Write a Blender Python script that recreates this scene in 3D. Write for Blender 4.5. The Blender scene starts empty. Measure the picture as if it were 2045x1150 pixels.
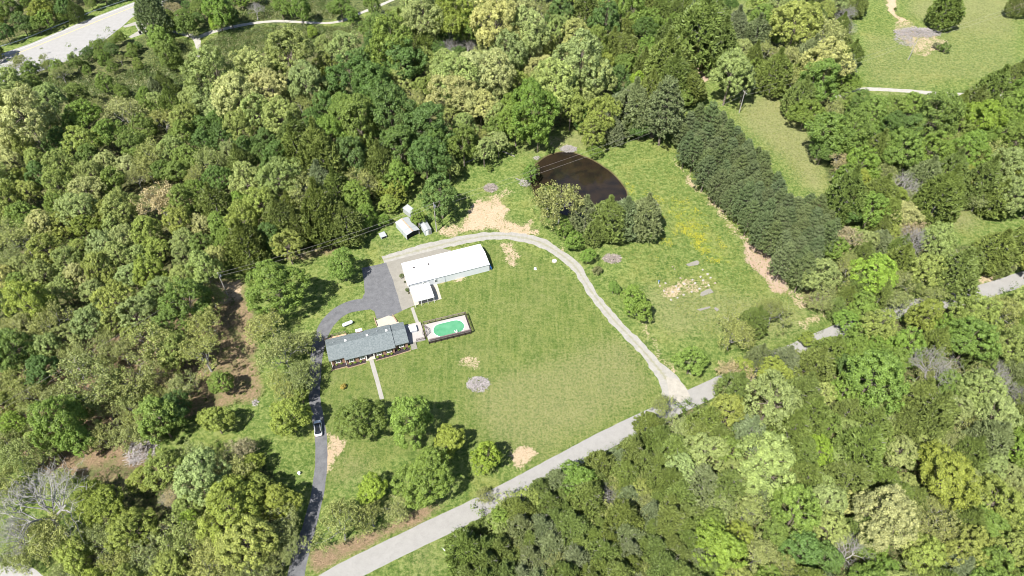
import bpy, math, random
import numpy as np
from mathutils import Vector, Matrix
from mathutils.geometry import tessellate_polygon

# ------------------------------------------------------------------ camera, sky, sun
S = bpy.context.scene
COL = S.collection
PW, PH, FOC, CH = 2045., 1150., 1400., 150.
PITCH = math.pi/2 - math.atan(1275./FOC)
FWD = np.array([0, math.cos(PITCH), -math.sin(PITCH)])
UPV = np.array([0, math.sin(PITCH), math.cos(PITCH)])
cam_d = bpy.data.cameras.new("camera")
cam_d.sensor_width = 36.0
cam_d.lens = 36.0*FOC/PW
cam_d.clip_end = 5000
cam_d.clip_start = 1
cam = bpy.data.objects.new("camera", cam_d)
COL.objects.link(cam)
cam.location = (0, 0, CH)
cam.rotation_euler = (math.pi/2 - PITCH, 0, 0)
S.camera = cam

SUN_EL, SUN_AZ = 55.6, 234.5          # direction the light comes from, counter-clockwise from +X
W = bpy.data.worlds.new("World")
S.world = W
W.use_nodes = True
nt = W.node_tree
sky = nt.nodes.new("ShaderNodeTexSky")
sky.sky_type = 'NISHITA'
sky.sun_disc = False
sky.sun_elevation = math.radians(SUN_EL)
sky.sun_rotation = math.radians(90-SUN_AZ)
nt.links.new(sky.outputs[0], nt.nodes["Background"].inputs[0])
nt.nodes["Background"].inputs[1].default_value = 0.072
sl = bpy.data.lights.new("sun", 'SUN')
sl.energy = 5.0
sl.angle = math.radians(0.5)
sl.color = (1.0, 0.955, 0.88)
sun = bpy.data.objects.new("sun", sl)
COL.objects.link(sun)
e, a = math.radians(SUN_EL), math.radians(SUN_AZ)
sd = Vector((math.cos(e)*math.cos(a), math.cos(e)*math.sin(a), math.sin(e)))
sun.rotation_euler = sd.to_track_quat('Z', 'Y').to_euler()
sun.location = (-100, -100, 200)
S.view_settings.view_transform = 'Standard'
S.view_settings.look = 'None'
S.view_settings.exposure = 1.10
S.view_settings.gamma = 1
try:
    S.cycles.filter_width = 1.05
    S.cycles.max_bounces = 5
    S.cycles.diffuse_bounces = 2
    S.cycles.transmission_bounces = 2
    S.cycles.glossy_bounces = 2
    S.cycles.transparent_max_bounces = 4
except Exception:
    pass

rs = np.random.RandomState(7)
random.seed(7)

# ------------------------------------------------------------------ survey helpers: where a photographed spot lies on the ground
def G(x, y, z=0.):
    d = FWD + np.array([1., 0, 0])*(x-PW/2)/FOC - UPV*(y-PH/2)/FOC
    t = (z-CH)/d[2]
    return np.array([0, 0, CH]) + d*t
def proj(X, Y, Z=0.):
    dx, dy, dz = X, Y, Z-CH
    dep = dy*FWD[1] + dz*FWD[2]
    return PW/2 + FOC*dx/dep, PH/2 - FOC*(dy*UPV[1]+dz*UPV[2])/dep
def ppm(x, y, z=0.):
    g = G(x, y, z)
    return FOC/((g-np.array([0, 0, CH]))@FWD)

# ------------------------------------------------------------------ materials
class NT:
    def __init__(s, name):
        s.m = bpy.data.materials.new(name)
        s.m.use_nodes = True
        s.t = s.m.node_tree
        s.b = s.t.nodes["Principled BSDF"]
        s.out = s.t.nodes["Material Output"]
        s.co = None
    def n(s, typ, **k):
        o = s.t.nodes.new(typ)
        for a_, v in k.items():
            setattr(o, a_, v)
        return o
    def lk(s, a_, b_):
        s.t.links.new(a_, b_)
    def coord(s, kind='Object'):
        if kind == 'World':
            return s.n("ShaderNodeNewGeometry").outputs['Position']
        if not s.co:
            s.co = s.n("ShaderNodeTexCoord")
        return s.co.outputs[kind]
    def noise(s, scale, detail=4, rough=.6, kind='World', stretch=None, dist=0):
        o = s.n("ShaderNodeTexNoise")
        o.inputs['Scale'].default_value = scale
        o.inputs['Detail'].default_value = detail
        o.inputs['Roughness'].default_value = rough
        o.inputs['Distortion'].default_value = dist
        c = s.coord(kind)
        if stretch:
            mp = s.n("ShaderNodeMapping")
            mp.inputs['Rotation'].default_value = (0, 0, stretch[0])
            mp.inputs['Scale'].default_value = stretch[1]
            s.lk(c, mp.inputs[0])
            c = mp.outputs[0]
        s.lk(c, o.inputs['Vector'])
        return o.outputs['Fac']
    def ramp(s, fac, lo, hi, a_=0., b_=1.):
        o = s.n("ShaderNodeMapRange")
        o.clamp = True
        s.lk(fac, o.inputs[0])
        for i, v in zip((1, 2, 3, 4), (lo, hi, a_, b_)):
            o.inputs[i].default_value = v
        return o.outputs[0]
    def math(s, op, a_, b_):
        o = s.n("ShaderNodeMath", operation=op)
        for i, v in enumerate((a_, b_)):
            if isinstance(v, (int, float)):
                o.inputs[i].default_value = v
            else:
                s.lk(v, o.inputs[i])
        return o.outputs[0]
    def mix(s, fac, a_, b_, mode='MIX'):
        o = s.n("ShaderNodeMix", data_type='RGBA', blend_type=mode)
        for i, v in ((0, fac), (6, a_), (7, b_)):
            if isinstance(v, (int, float)):
                o.inputs[i].default_value = v
            elif isinstance(v, tuple):
                o.inputs[i].default_value = (*v, 1)
            else:
                s.lk(v, o.inputs[i])
        return o.outputs[2]
    def attr(s, name):
        return s.n("ShaderNodeAttribute", attribute_name=name).outputs['Fac']
    def bump(s, h, strength=.5, dist=.1):
        o = s.n("ShaderNodeBump")
        o.inputs['Strength'].default_value = strength
        o.inputs['Distance'].default_value = dist
        s.lk(h, o.inputs['Height'])
        s.lk(o.outputs[0], s.b.inputs['Normal'])
    def fin(s, col, rough=.8, spec=.3, metal=0):
        if isinstance(col, tuple):
            s.b.inputs['Base Color'].default_value = (*col, 1)
        else:
            s.lk(col, s.b.inputs['Base Color'])
        s.b.inputs['Roughness'].default_value = rough
        s.b.inputs['Specular IOR Level'].default_value = spec
        s.b.inputs['Metallic'].default_value = metal
        return s.m

def simple(name, col, var=.18, scale=3., rough=.7, spec=.3, metal=0, kind='World', bump=0):
    t = NT(name)
    f = t.noise(scale, 5, .65, kind)
    c2 = tuple(max(0, c*(1-var*2)) for c in col)
    c3 = tuple(min(1, c*(1+var)) for c in col)
    c = t.mix(t.ramp(f, .3, .7), c2, c3)
    if bump:
        t.bump(f, bump, .05)
    return t.fin(c, rough, spec, metal)

M = {}
M['brick'] = None
def brickmat():
    t = NT('brick')
    b = t.n("ShaderNodeTexBrick")
    b.inputs['Scale'].default_value = 3.5
    b.inputs['Color1'].default_value = (.30, .15, .09, 1)
    b.inputs['Color2'].default_value = (.22, .12, .08, 1)
    b.inputs['Mortar'].default_value = (.38, .34, .29, 1)
    mp = t.n("ShaderNodeMapping")
    mp.inputs['Rotation'].default_value = (math.pi/2, 0, 0)
    t.lk(t.coord('Object'), mp.inputs[0])
    t.lk(mp.outputs[0], b.inputs[0])
    return t.fin(b.outputs[0], .85, .2)
M['brick'] = brickmat()
def shingle():
    t = NT('shingles')
    f = t.noise(2.2, 6, .75, 'Object')
    g = t.noise(9, 3, .7, 'Object', (0, (.5, 4, 1)))
    c = t.mix(t.ramp(f, .38, .62), (.075, .095, .10), (.15, .172, .178))
    c = t.mix(t.ramp(g, .35, .65, 0, .35), c, (.21, .23, .235))
    return t.fin(c, .9, .2)
M['shingle'] = shingle()
def asphalt(name, c1, c2, crack=True, sc=1.):
    t = NT(name)
    f = t.noise(.6*sc, 6, .7)
    g = t.noise(5*sc, 4, .7)
    c = t.mix(t.ramp(f, .3, .7), c1, c2)
    c = t.mix(t.ramp(g, .3, .75, 0, .45), c, tuple(min(1, v*1.5) for v in c2))
    if crack:
        v = t.n("ShaderNodeTexVoronoi", feature='DISTANCE_TO_EDGE')
        v.inputs['Scale'].default_value = .35
        mp = t.n("ShaderNodeVectorMath", operation='ADD')
        ns = t.n("ShaderNodeTexNoise")
        ns.inputs['Scale'].default_value = .8
        ns.inputs['Detail'].default_value = 4
        t.lk(t.coord('World'), ns.inputs['Vector'])
        sc2 = t.n("ShaderNodeVectorMath", operation='SCALE')
        sc2.inputs[3].default_value = 2.6
        t.lk(ns.outputs['Color'], sc2.inputs[0])
        t.lk(t.coord('World'), mp.inputs[0])
        t.lk(sc2.outputs[0], mp.inputs[1])
        t.lk(mp.outputs[0], v.inputs['Vector'])
        c = t.mix(t.ramp(v.outputs['Distance'], .0, .02, .3, 0), c, (.20, .20, .20))
    t.bump(g, .3, .03)
    return t.fin(c, .85, .25)
M['lot'] = asphalt('driveway_asphalt', (.060, .061, .067), (.125, .127, .134), True)
M['road'] = asphalt('road_asphalt', (.185, .18, .172), (.24, .235, .225), False)
M['highway'] = asphalt('highway_asphalt', (.21, .207, .20), (.27, .265, .26), False)
M['concrete'] = asphalt('concrete', (.15, .142, .122), (.21, .20, .175), False)
M['conc_light'] = asphalt('pale_concrete', (.28, .25, .21), (.36, .33, .28), False)
M['walk'] = asphalt('walk_concrete', (.2, .19, .17), (.27, .26, .235), False)
M['white_roof'] = None
M['white_wall'] = None
def ribbed(name, col, sc=14., dark=.75, axis='X'):
    t = NT(name)
    w = t.n("ShaderNodeTexWave", bands_direction=axis)
    w.inputs['Scale'].default_value = sc/10
    t.lk(t.coord('Object'), w.inputs[0])
    f = t.noise(1.2, 5, .6, 'Object')
    c = t.mix(t.ramp(w.outputs['Fac'], .75, .95, 0, .6), col, tuple(v*dark for v in col))
    c = t.mix(t.ramp(f, .4, .75, 0, .3), c, tuple(v*.75 for v in col))
    return t.fin(c, .5, .4)
M['white_roof'] = ribbed('white_metal_roof', (.60, .61, .62), 8, .8)
M['white_wall'] = ribbed('white_metal_siding', (.56, .59, .62), 10)
M['grey_metal'] = ribbed('weathered_metal', (.32, .34, .35), 9, .7, 'Y')
M['shed_wall'] = ribbed('grey_shed_siding', (.42, .45, .48), 12)
M['white'] = simple('white_paint', (.78, .78, .77), .04, 2, .5)
M['offwhite'] = simple('offwhite_cover', (.55, .58, .6), .06, 2, .5, kind='Object')
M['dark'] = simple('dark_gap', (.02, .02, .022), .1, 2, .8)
M['glass'] = simple('window_glass', (.06, .09, .09), .3, 1, .08, .6, kind='Object')
M['darkwood'] = simple('dark_wood', (.06, .045, .04), .25, 3, .7)
M['rail'] = simple('brown_rail', (.17, .13, .125), .25, 3, .7)
M['newwood'] = ribbed('new_pine_boards', (.46, .32, .20), 22, .8)
M['mulch'] = simple('mulch', (.045, .035, .04), .4, 6, .95, .1)
M['edging'] = simple('brick_edging', (.36, .25, .18), .25, 5, .85)
M['deckboard'] = ribbed('grey_deck_boards', (.34, .32, .305), 30, .85, 'Y')
M['blue'] = simple('blue_tarp', (.06, .2, .62), .25, 1.5, .6)
M['tank'] = simple('tank_paint', (.62, .68, .75), .08, 2, .4, kind='Object')
M['pole'] = simple('weathered_pole_wood', (.36, .34, .32), .2, 4, .85)
M['steel'] = simple('galvanised_steel', (.42, .45, .50), .12, 3, .45, .5)
M['rock'] = simple('white_limestone', (.38, .355, .32), .18, 3, .85)
M['soilrock'] = simple('stained_limestone', (.36, .30, .24), .2, 3, .85)
M['stick'] = simple('dead_sticks', (.36, .31, .28), .4, 2.5, .9)
M['stick_grey'] = simple('grey_sticks', (.40, .37, .36), .35, 2.5, .9)
M['bark'] = simple('bark', (.20, .17, .14), .3, 2.5, .9, .1)
M['palebark'] = simple('pale_bark', (.26, .245, .225), .25, 2.5, .85, .2)
M['greybark'] = simple('grey_bark', (.29, .28, .265), .2, 2.5, .9, .1)
M['rubber'] = simple('rubber', (.02, .02, .02), .1, 5, .8)
M['yellow_line'] = simple('yellow_paint', (.62, .48, .14), .15, 1.2, .7)
M['white_line'] = simple('road_paint', (.62, .62, .60), .15, 1.2, .7)
M['terra'] = simple('terracotta', (.45, .16, .09), .15, 4, .8)
M['carpaint'] = simple('white_car_paint', (.72, .74, .77), .02, 2, .2, .6, kind='Object')
M['carglass'] = simple('car_glass', (.012, .014, .018), .1, 2, .06, .8, kind='Object')
M['redlight'] = simple('tail_light', (.5, .02, .02), .1, 2, .3)
def poolwater():
    t = NT('pool_water')
    f = t.noise(.5, 3, .5)
    c = t.mix(t.ramp(f, .3, .7), (.055, .215, .105), (.095, .27, .15))
    g = t.noise(2.5, 2, .5)
    t.bump(g, .05, .05)
    return t.fin(c, .12, .5)
M['pool'] = poolwater()
def pondwater():
    t = NT('pond_water')
    f = t.noise(.12, 4, .6, dist=1)
    c = t.mix(t.ramp(f, .35, .7), (.009, .008, .007), (.028, .019, .011))
    g = t.noise(1.2, 3, .5)
    t.bump(g, .04, .05)
    return t.fin(c, .1, .5)
M['pond'] = pondwater()

def gravelmat(name, base=(.30, .29, .265), strip=True):
    t = NT(name)
    f = t.noise(.8, 5, .7)
    g = t.noise(6, 4, .8)
    c = t.mix(t.ramp(f, .3, .7), tuple(v*.82 for v in base), tuple(min(1, v*1.18) for v in base))
    c = t.mix(t.ramp(g, .35, .7, 0, .6), c, tuple(v*.6 for v in base))
    if strip:
        ac = t.attr('across')
        k = t.math('ADD', ac, t.math('MULTIPLY', t.math('SUBTRACT', t.noise(1.1, 5, .75), .5), 1.3))
        c = t.mix(t.ramp(k, .0, .30, .6, 0), c, (.19, .19, .095))
    t.bump(g, .5, .05)
    return t.fin(c, .9, .15)
M['gravel'] = gravelmat('gravel_track')
M['gravel_plain'] = gravelmat('gravel_plain', (.34, .32, .28), False)
M['gravel_wet'] = gravelmat('gravel_worn', (.40, .365, .29), True)
M['trail'] = gravelmat('trail_gravel', (.36, .345, .31), False)

def groundmat():
    t = NT('ground')
    big = t.noise(.035, 5, .6)
    mid = t.noise(.22, 8, .75)
    fine = t.noise(1.6, 6, .8)
    vf = t.noise(4.5, 3, .8)
    md2 = t.noise(.75, 5, .75, dist=.4)
    def m(mask, k=.9, sharp=.12, nz=None, top=1.):
        v = t.math('ADD', t.attr(mask), t.math('MULTIPLY', t.math('SUBTRACT', nz or fine, .5), k))
        return t.ramp(v, .5-sharp, .5+sharp, 0, top)
    c = t.mix(t.ramp(mid, .38, .62), (.070, .120, .022), (.165, .215, .055))
    c = t.mix(t.ramp(big, .35, .65, 0, .6), c, (.10, .17, .035))
    c = t.mix(t.ramp(fine, .50, .62, 0, .8), c, (.26, .285, .095))
    c = t.mix(t.ramp(fine, .47, .36, 0, .85), c, (.035, .070, .014))
    c = t.mix(t.ramp(t.noise(.09, 5, .7), .5, .66, 0, .5), c, (.25, .25, .075))
    c = t.mix(t.ramp(t.noise(.05, 6, .75, dist=1.5), .48, .62, 0, .5), c, (.10, .155, .035))
    c = t.mix(t.ramp(md2, .50, .60, 0, .55), c, (.27, .30, .11))
    c = t.mix(t.ramp(md2, .47, .38, 0, .7), c, (.045, .085, .018))
    # mown stripes
    lawn = t.mix(t.ramp(mid, .38, .62), (.084, .134, .027), (.146, .184, .046))
    st = t.noise(.9, 3, .6, stretch=(math.radians(18), (1.1, .07, 1)))
    lawn = t.mix(t.ramp(st, .42, .62, 0, .4), lawn, (.235, .25, .085))
    lawn = t.mix(t.ramp(fine, .51, .64, 0, .7), lawn, (.225, .25, .085))
    lawn = t.mix(t.ramp(fine, .48, .38, 0, .75), lawn, (.05, .095, .018))
    lawn = t.mix(t.ramp(t.noise(.06, 5, .7), .5, .7, 0, .4), lawn, (.20, .21, .08))
    lawn = t.mix(t.ramp(md2, .52, .64, 0, .45), lawn, (.22, .235, .095))
    lawn = t.mix(t.ramp(md2, .47, .36, 0, .6), lawn, (.055, .10, .022))
    c = t.mix(m('lawn', .3, .2), c, lawn)
    # dry grass
    dry = t.mix(t.ramp(vf, .3, .7), (.20, .19, .085), (.34, .31, .17))
    c = t.mix(m('dry', 1.3, .25, None, .85), c, dry)
    # rank brush
    br = t.mix(t.ramp(md2, .42, .58), (.035, .055, .018), (.145, .165, .06))
    br = t.mix(t.ramp(vf, .55, .75, 0, .5), br, (.27, .25, .13))
    c = t.mix(m('brush', .6, .15), c, br)
    # leaf litter
    lit = t.mix(t.ramp(fine, .3, .7), (.12, .085, .05), (.34, .245, .155))
    lit = t.mix(t.ramp(mid, .5, .62, 0, .75), lit, (.09, .135, .035))
    lit = t.mix(t.ramp(vf, .5, .75, 0, .5), lit, (.40, .30, .21))
    c = t.mix(m('litter', .8, .12), c, lit)
    # bare soil
    soil = t.mix(t.ramp(mid, .3, .7), (.38, .27, .17), (.46, .355, .24))
    soil = t.mix(t.ramp(fine, .35, .7, 0, .55), soil, (.52, .44, .33))
    pink = t.mix(t.ramp(mid, .3, .7), (.36, .245, .17), (.44, .355, .28))
    soil = t.mix(m('pink', .7, .2, mid), soil, pink)
    dn = t.math('ADD', t.math('MULTIPLY', fine, .6), t.math('MULTIPLY', t.noise(.22, 8, .8, dist=1.), .6))
    c = t.mix(m('dirt', 2.6, .10, t.math('SUBTRACT', dn, .1)), c, soil)
    # loose stone scatter
    stn = t.mix(t.ramp(vf, .3, .7), (.36, .33, .27), (.58, .55, .49))
    c = t.mix(m('stone', 1.3, .06, vf), c, stn)
    # flowers
    v = t.n("ShaderNodeTexVoronoi")
    v.inputs['Scale'].default_value = 1.5
    t.lk(t.coord('World'), v.inputs['Vector'])
    c = t.mix(m('flower', 1.5, .05, t.noise(.9, 6, .85), .6), c, (.27, .30, .035))
    # mud at the pond rim
    c = t.mix(m('mud', .3, .15), c, (.085, .06, .035))
    hb = t.math('ADD', fine, t.math('MULTIPLY', vf, .6))
    t.bump(hb, 1., .4)
    return t.fin(c, .95, .1)
M['ground'] = groundmat()

def leafmat(name, transl=.24, c_hi=(1.5, 1.42, 1.3), rough=.55):
    t = NT(name)
    oi = t.n("ShaderNodeObjectInfo")
    v = t.attr('tint')
    hi = t.mix(1., oi.outputs['Color'], c_hi, 'MULTIPLY')
    lo = t.mix(1., oi.outputs['Color'], (.52, .54, .48), 'MULTIPLY')
    c = t.mix(v, lo, hi)
    t.fin(c, rough, .35)
    tr = t.n("ShaderNodeBsdfTranslucent")
    t.lk(t.mix(1., c, (1.3, 1.35, .6), 'MULTIPLY'), tr.inputs[0])
    mx = t.n("ShaderNodeMixShader")
    mx.inputs[0].default_value = transl
    t.lk(t.b.outputs[0], mx.inputs[1])
    t.lk(tr.outputs[0], mx.inputs[2])
    t.lk(mx.outputs[0], t.out.inputs[0])
    return t.m
M['leaf'] = leafmat('broad_leaves')
M['needle'] = leafmat('evergreen_needles', .12, (1.5, 1.45, 1.4), .6)
M['flowerpetal'] = simple('yellow_petals', (.38, .37, .03), .1, 3, .7)

# ------------------------------------------------------------------ mesh helpers
def tag(o, label=None, cat=None, group=None, kind=None):
    if label: o['label'] = label
    if cat: o['category'] = cat
    if group: o['group'] = group
    if kind: o['kind'] = kind
    return o
def mesh_np(name, V, F, attrs=None, mats=(), smooth=False):
    V = np.asarray(V, dtype=np.float32)
    F = np.asarray(F, dtype=np.int32)
    me = bpy.data.meshes.new(name)
    k = F.shape[1]
    me.vertices.add(len(V)); me.vertices.foreach_set('co', V.ravel())
    me.loops.add(F.size); me.loops.foreach_set('vertex_index', F.ravel())
    me.polygons.add(len(F)); me.polygons.foreach_set('loop_start', np.arange(0, F.size, k, dtype=np.int32))
    try: me.polygons.foreach_set('loop_total', np.full(len(F), k, dtype=np.int32))
    except Exception: pass
    me.update(calc_edges=True)
    for an, (dom, arr) in (attrs or {}).items():
        at = me.attributes.new(an, 'FLOAT', dom)
        at.data.foreach_set('value', np.asarray(arr, dtype=np.float32))
    if smooth: me.polygons.foreach_set('use_smooth', np.ones(len(F), dtype=bool))
    for m_ in mats: me.materials.append(m_)
    return me
def link(name, me, parent=None, loc=None, rz=0):
    o = bpy.data.objects.new(name, me)
    COL.objects.link(o)
    if parent: o.parent = parent
    if loc is not None: o.location = loc
    if rz: o.rotation_euler = (0, 0, rz)
    return o
def empty(name, loc, rz=0, label=None, cat=None, group=None):
    o = link(name, None, None, tuple(loc), rz)
    o.empty_display_size = .5
    return tag(o, label, cat, group)
class MB:
    def __init__(s): s.v, s.f = [], []
    def add(s, vs, fs):
        n = len(s.v); s.v += [tuple(map(float, p)) for p in vs]; s.f += [tuple(i+n for i in f) for f in fs]; return s
    def box(s, x0, x1, y0, y1, z0, z1):
        return s.add([(x, y, z) for z in (z0, z1) for y in (y0, y1) for x in (x0, x1)],
                     [(0, 2, 3, 1), (4, 5, 7, 6), (0, 1, 5, 4), (2, 6, 7, 3), (0, 4, 6, 2), (1, 3, 7, 5)])
    def prism(s, poly, z0, z1):
        n = len(poly)
        s.add([(p[0], p[1], z0) for p in poly]+[(p[0], p[1], z1) for p in poly],
              [tuple(range(n-1, -1, -1)), tuple(range(n, 2*n))]+[(i, (i+1) % n, n+(i+1) % n, n+i) for i in range(n)])
        return s
    def hull(s, a_, b_):          # two matching rings -> closed solid
        n = len(a_)
        return s.add(list(a_)+list(b_), [tuple(range(n-1, -1, -1)), tuple(range(n, 2*n))]+[(i, (i+1) % n, n+(i+1) % n, n+i) for i in range(n)])
    def tube(s, p, q, r0, r1=None, n=6):
        r1 = r0 if r1 is None else r1
        p, q = Vector(p), Vector(q)
        d = (q-p).normalized()
        u = d.orthogonal().normalized(); w = d.cross(u)
        ra = [p+(u*math.cos(t)+w*math.sin(t))*r0 for t in [2*math.pi*i/n for i in range(n)]]
        rb = [q+(u*math.cos(t)+w*math.sin(t))*r1 for t in [2*math.pi*i/n for i in range(n)]]
        return s.hull(ra, rb)
    def lathe(s, prof, n=16, c=(0, 0, 0), axis='Z'):
        rings = []
        for r, h in prof:
            ring = []
            for i in range(n):
                t = 2*math.pi*i/n
                x, y = r*math.cos(t), r*math.sin(t)
                ring.append({'Z': (c[0]+x, c[1]+y, c[2]+h), 'X': (c[0]+h, c[1]+x, c[2]+y), 'Y': (c[0]+y, c[1]+h, c[2]+x)}[axis])
            rings.append(ring)
        vs = [p for r in rings for p in r]
        fs = [(k*n+i, k*n+(i+1) % n, (k+1)*n+(i+1) % n, (k+1)*n+i) for k in range(len(rings)-1) for i in range(n)]
        fs += [tuple(range(n-1, -1, -1)), tuple((len(rings)-1)*n+i for i in range(n))]
        return s.add(vs, fs)
    def build(s, name, mat, parent=None, loc=None, rz=0, smooth=False):
        me = bpy.data.meshes.new(name)
        me.from_pydata(s.v, [], s.f)
        me.materials.append(M[mat] if isinstance(mat, str) else mat)
        if smooth:
            me.polygons.foreach_set('use_smooth', [True]*len(me.polygons))
        me.update()
        return link(name, me, parent, loc, rz)

def inpoly(X, Y, poly):
    ins = np.zeros(X.shape, bool)
    n = len(poly)
    for i in range(n):
        x1, y1 = poly[i]; x2, y2 = poly[(i+1) % n]
        if y1 == y2: continue
        c = (Y < y1) != (Y < y2)
        ins ^= c & (X < (x2-x1)*(Y-y1)/(y2-y1)+x1)
    return ins
def vnoise(X, Y, s, seed):
    r = np.random.RandomState(seed).rand(64, 64)
    x, y = X/s, Y/s
    xi, yi = np.floor(x).astype(int), np.floor(y).astype(int)
    fx, fy = x-xi, y-yi
    fx, fy = fx*fx*(3-2*fx), fy*fy*(3-2*fy)
    g = lambda a_, b_: r[a_ % 64, b_ % 64]
    return (g(xi, yi)*(1-fx)+g(xi+1, yi)*fx)*(1-fy)+(g(xi, yi+1)*(1-fx)+g(xi+1, yi+1)*fx)*fy
def blur(A, n):
    for ax in (0, 1):
        k = np.ones(2*n+1)/(2*n+1)
        A = np.apply_along_axis(lambda v: np.convolve(np.pad(v, n, 'edge'), k, 'valid'), ax, A)
    return A
def catmull(P, step=1.0):
    P = [np.array(p, float) for p in P]
    P = [2*P[0]-P[1]]+P+[2*P[-1]-P[-2]]
    out = []
    for i in range(1, len(P)-2):
        a_, b_, c_, d_ = P[i-1:i+3]
        n = max(2, int(np.linalg.norm(c_-b_)/step))
        for k in range(n):
            t = k/n
            out.append(.5*((2*b_)+(-a_+c_)*t+(2*a_-5*b_+4*c_-d_)*t*t+(-a_+3*b_-3*c_+d_)*t**3))
    out.append(P[-2])
    return np.array(out)
def path(px, step=.8):
    return catmull([G(x, y)[:2] for x, y in px], step)
def ribbon(name, px, w, mat, z, rag=0., off=0., nx=8, seed=1):
    P = path(px)
    T = np.gradient(P, axis=0); T /= np.linalg.norm(T, axis=1)[:, None]
    N = np.stack([-T[:, 1], T[:, 0]], 1)
    s = np.r_[0, np.cumsum(np.linalg.norm(np.diff(P, axis=0), axis=1))]
    w = np.interp(np.linspace(0, 1, len(P)), np.linspace(0, 1, len(w)), w) if isinstance(w, (list, tuple)) else np.full(len(P), float(w))
    L = w/2+rag*(vnoise(s, s*0, 1.3, seed)+vnoise(s, s*0, 5, seed+3)-1)
    R = w/2+rag*(vnoise(s, s*0, 1.3, seed+1)+vnoise(s, s*0, 5, seed+4)-1)
    u = np.linspace(-1, 1, nx+1)
    V, A = [], []
    for i in range(len(P)):
        for k in u:
            q = P[i]+N[i]*(off+k*(L[i] if k > 0 else R[i]))
            V.append((q[0], q[1], z)); A.append(abs(k))
    F = [(i*(nx+1)+k, (i+1)*(nx+1)+k, (i+1)*(nx+1)+k+1, i*(nx+1)+k+1) for i in range(len(P)-1) for k in range(nx)]
    me = mesh_np(name, V, [f[::-1] for f in F], {'across': ('POINT', A)}, [M[mat]])
    return link(name, me)
def sheet(name, px, mat, z, rag=0., seed=1, world=False):
    Q = [np.array(p[:2], float) if world else G(*p)[:2] for p in px]
    P = []
    for i in range(len(Q)):
        a_, b_ = Q[i], Q[(i+1) % len(Q)]
        n = max(1, int(np.linalg.norm(b_-a_)/.8)) if rag else 1
        for k in range(n):
            P.append(a_+(b_-a_)*k/n)
    P = np.array(P)
    if rag:
        i = np.arange(len(P))
        P[:, 0] += rag*(vnoise(P[:, 0], P[:, 1], 1.5, seed)-.5)*2
        P[:, 1] += rag*(vnoise(P[:, 0], P[:, 1], 1.5, seed+1)-.5)*2
    tri = tessellate_polygon([[Vector((p[0], p[1], 0)) for p in P]])
    V = [(p[0], p[1], z) for p in P]
    F = []
    for t in tri:
        a_, b_, c_ = [V[i] for i in t]
        F.append(t if (b_[0]-a_[0])*(c_[1]-a_[1])-(b_[1]-a_[1])*(c_[0]-a_[0]) > 0 else t[::-1])
    me = mesh_np(name, V, F, None, [M[mat]])
    return link(name, me)

# ------------------------------------------------------------------ woodland outlines (photo survey)
REG = {
 'guardrail': [(-60, -60), (255, -60), (238, -4), (150, 32), (44, 74), (0, 96), (-60, 110)],
 'verge': [(-60, 150), (0, 132), (60, 115), (130, 100), (170, 88), (222, 66), (262, 82), (285, 96), (300, 132), (200, 158), (80, 162), (-60, 178)],
 'junction': [(283, -60), (560, -60), (545, -5), (500, 24), (430, 44), (385, 55), (345, 58), (320, 48), (293, 40)],
 'leftwood': [(-60, 178), (60, 170), (120, 185), (270, 190), (350, 190), (372, 240), (385, 420), (440, 500), (430, 545), (380, 560), (330, 590), (240, 650), (140, 690), (-60, 730)],
 'midwood': [(372, 240), (380, 180), (400, 140), (470, 110), (560, 96), (640, 84), (700, 62), (740, 50), (790, 30), (900, 110), (1000, 160), (1010, 280), (955, 310), (925, 300), (895, 340), (850, 345), (800, 360), (760, 400), (740, 440), (690, 460), (600, 495), (500, 500), (440, 500), (385, 420)],
 'topwood': [(790, 30), (830, -10), (900, -60), (1215, -60), (1240, 100), (1245, 270), (1190, 265), (1130, 250), (1090, 275), (1010, 280), (1000, 160), (900, 110)],
 'cedarwood': [(1215, -60), (1440, -60), (1455, 5), (1495, 60), (1460, 125), (1400, 108), (1345, 95), (1350, 170), (1400, 185), (1345, 245), (1300, 262), (1245, 270), (1240, 100)],
 'northeast': [(1500, 30), (1530, -60), (1720, -60), (1712, 40), (1700, 140), (1715, 190), (1650, 235), (1600, 240), (1565, 190), (1500, 165), (1470, 120)],
 'pinerow': [(1365, 240), (1418, 228), (1482, 275), (1532, 335), (1572, 398), (1625, 392), (1662, 425), (1668, 455), (1645, 500), (1608, 548), (1585, 540), (1560, 510), (1530, 470), (1450, 400), (1395, 335), (1362, 290)],
 'eastwood': [(1625, 255), (1700, 205), (1780, 200), (1900, 200), (1960, 160), (2045, 130), (2110, 130), (2110, 440), (2000, 420), (1960, 400), (1900, 400), (1820, 395), (1770, 410), (1700, 430), (1680, 400), (1655, 360), (1640, 310)],
 'roadwood': [(1700, 500), (1760, 440), (1850, 430), (1870, 490), (1960, 490), (2110, 440), (2110, 520), (1975, 540), (1880, 590), (1780, 600), (1700, 640), (1650, 600), (1640, 560), (1625, 530)],
 'southcedar': [(900, 1200), (908, 1075), (950, 1010), (1060, 968), (1180, 912), (1290, 850), (1340, 812), (1420, 800), (1440, 870), (1330, 930), (1380, 1010), (1400, 1200)],
 'southeast': [(1420, 800), (1500, 745), (1600, 705), (1680, 668), (1800, 610), (1900, 590), (2045, 585), (2110, 590), (2110, 1200), (1400, 1200), (1380, 1010), (1330, 930), (1440, 870)],
 'southwest': [(-60, 730), (140, 690), (240, 650), (420, 700), (340, 790), (290, 880), (240, 950), (180, 960), (100, 960), (0, 900), (-60, 900)],
 'bottomwood': [(180, 960), (250, 950), (300, 910), (420, 900), (500, 890), (545, 940), (580, 1060), (575, 1200), (60, 1200), (130, 1110), (180, 1040)],
}
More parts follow.
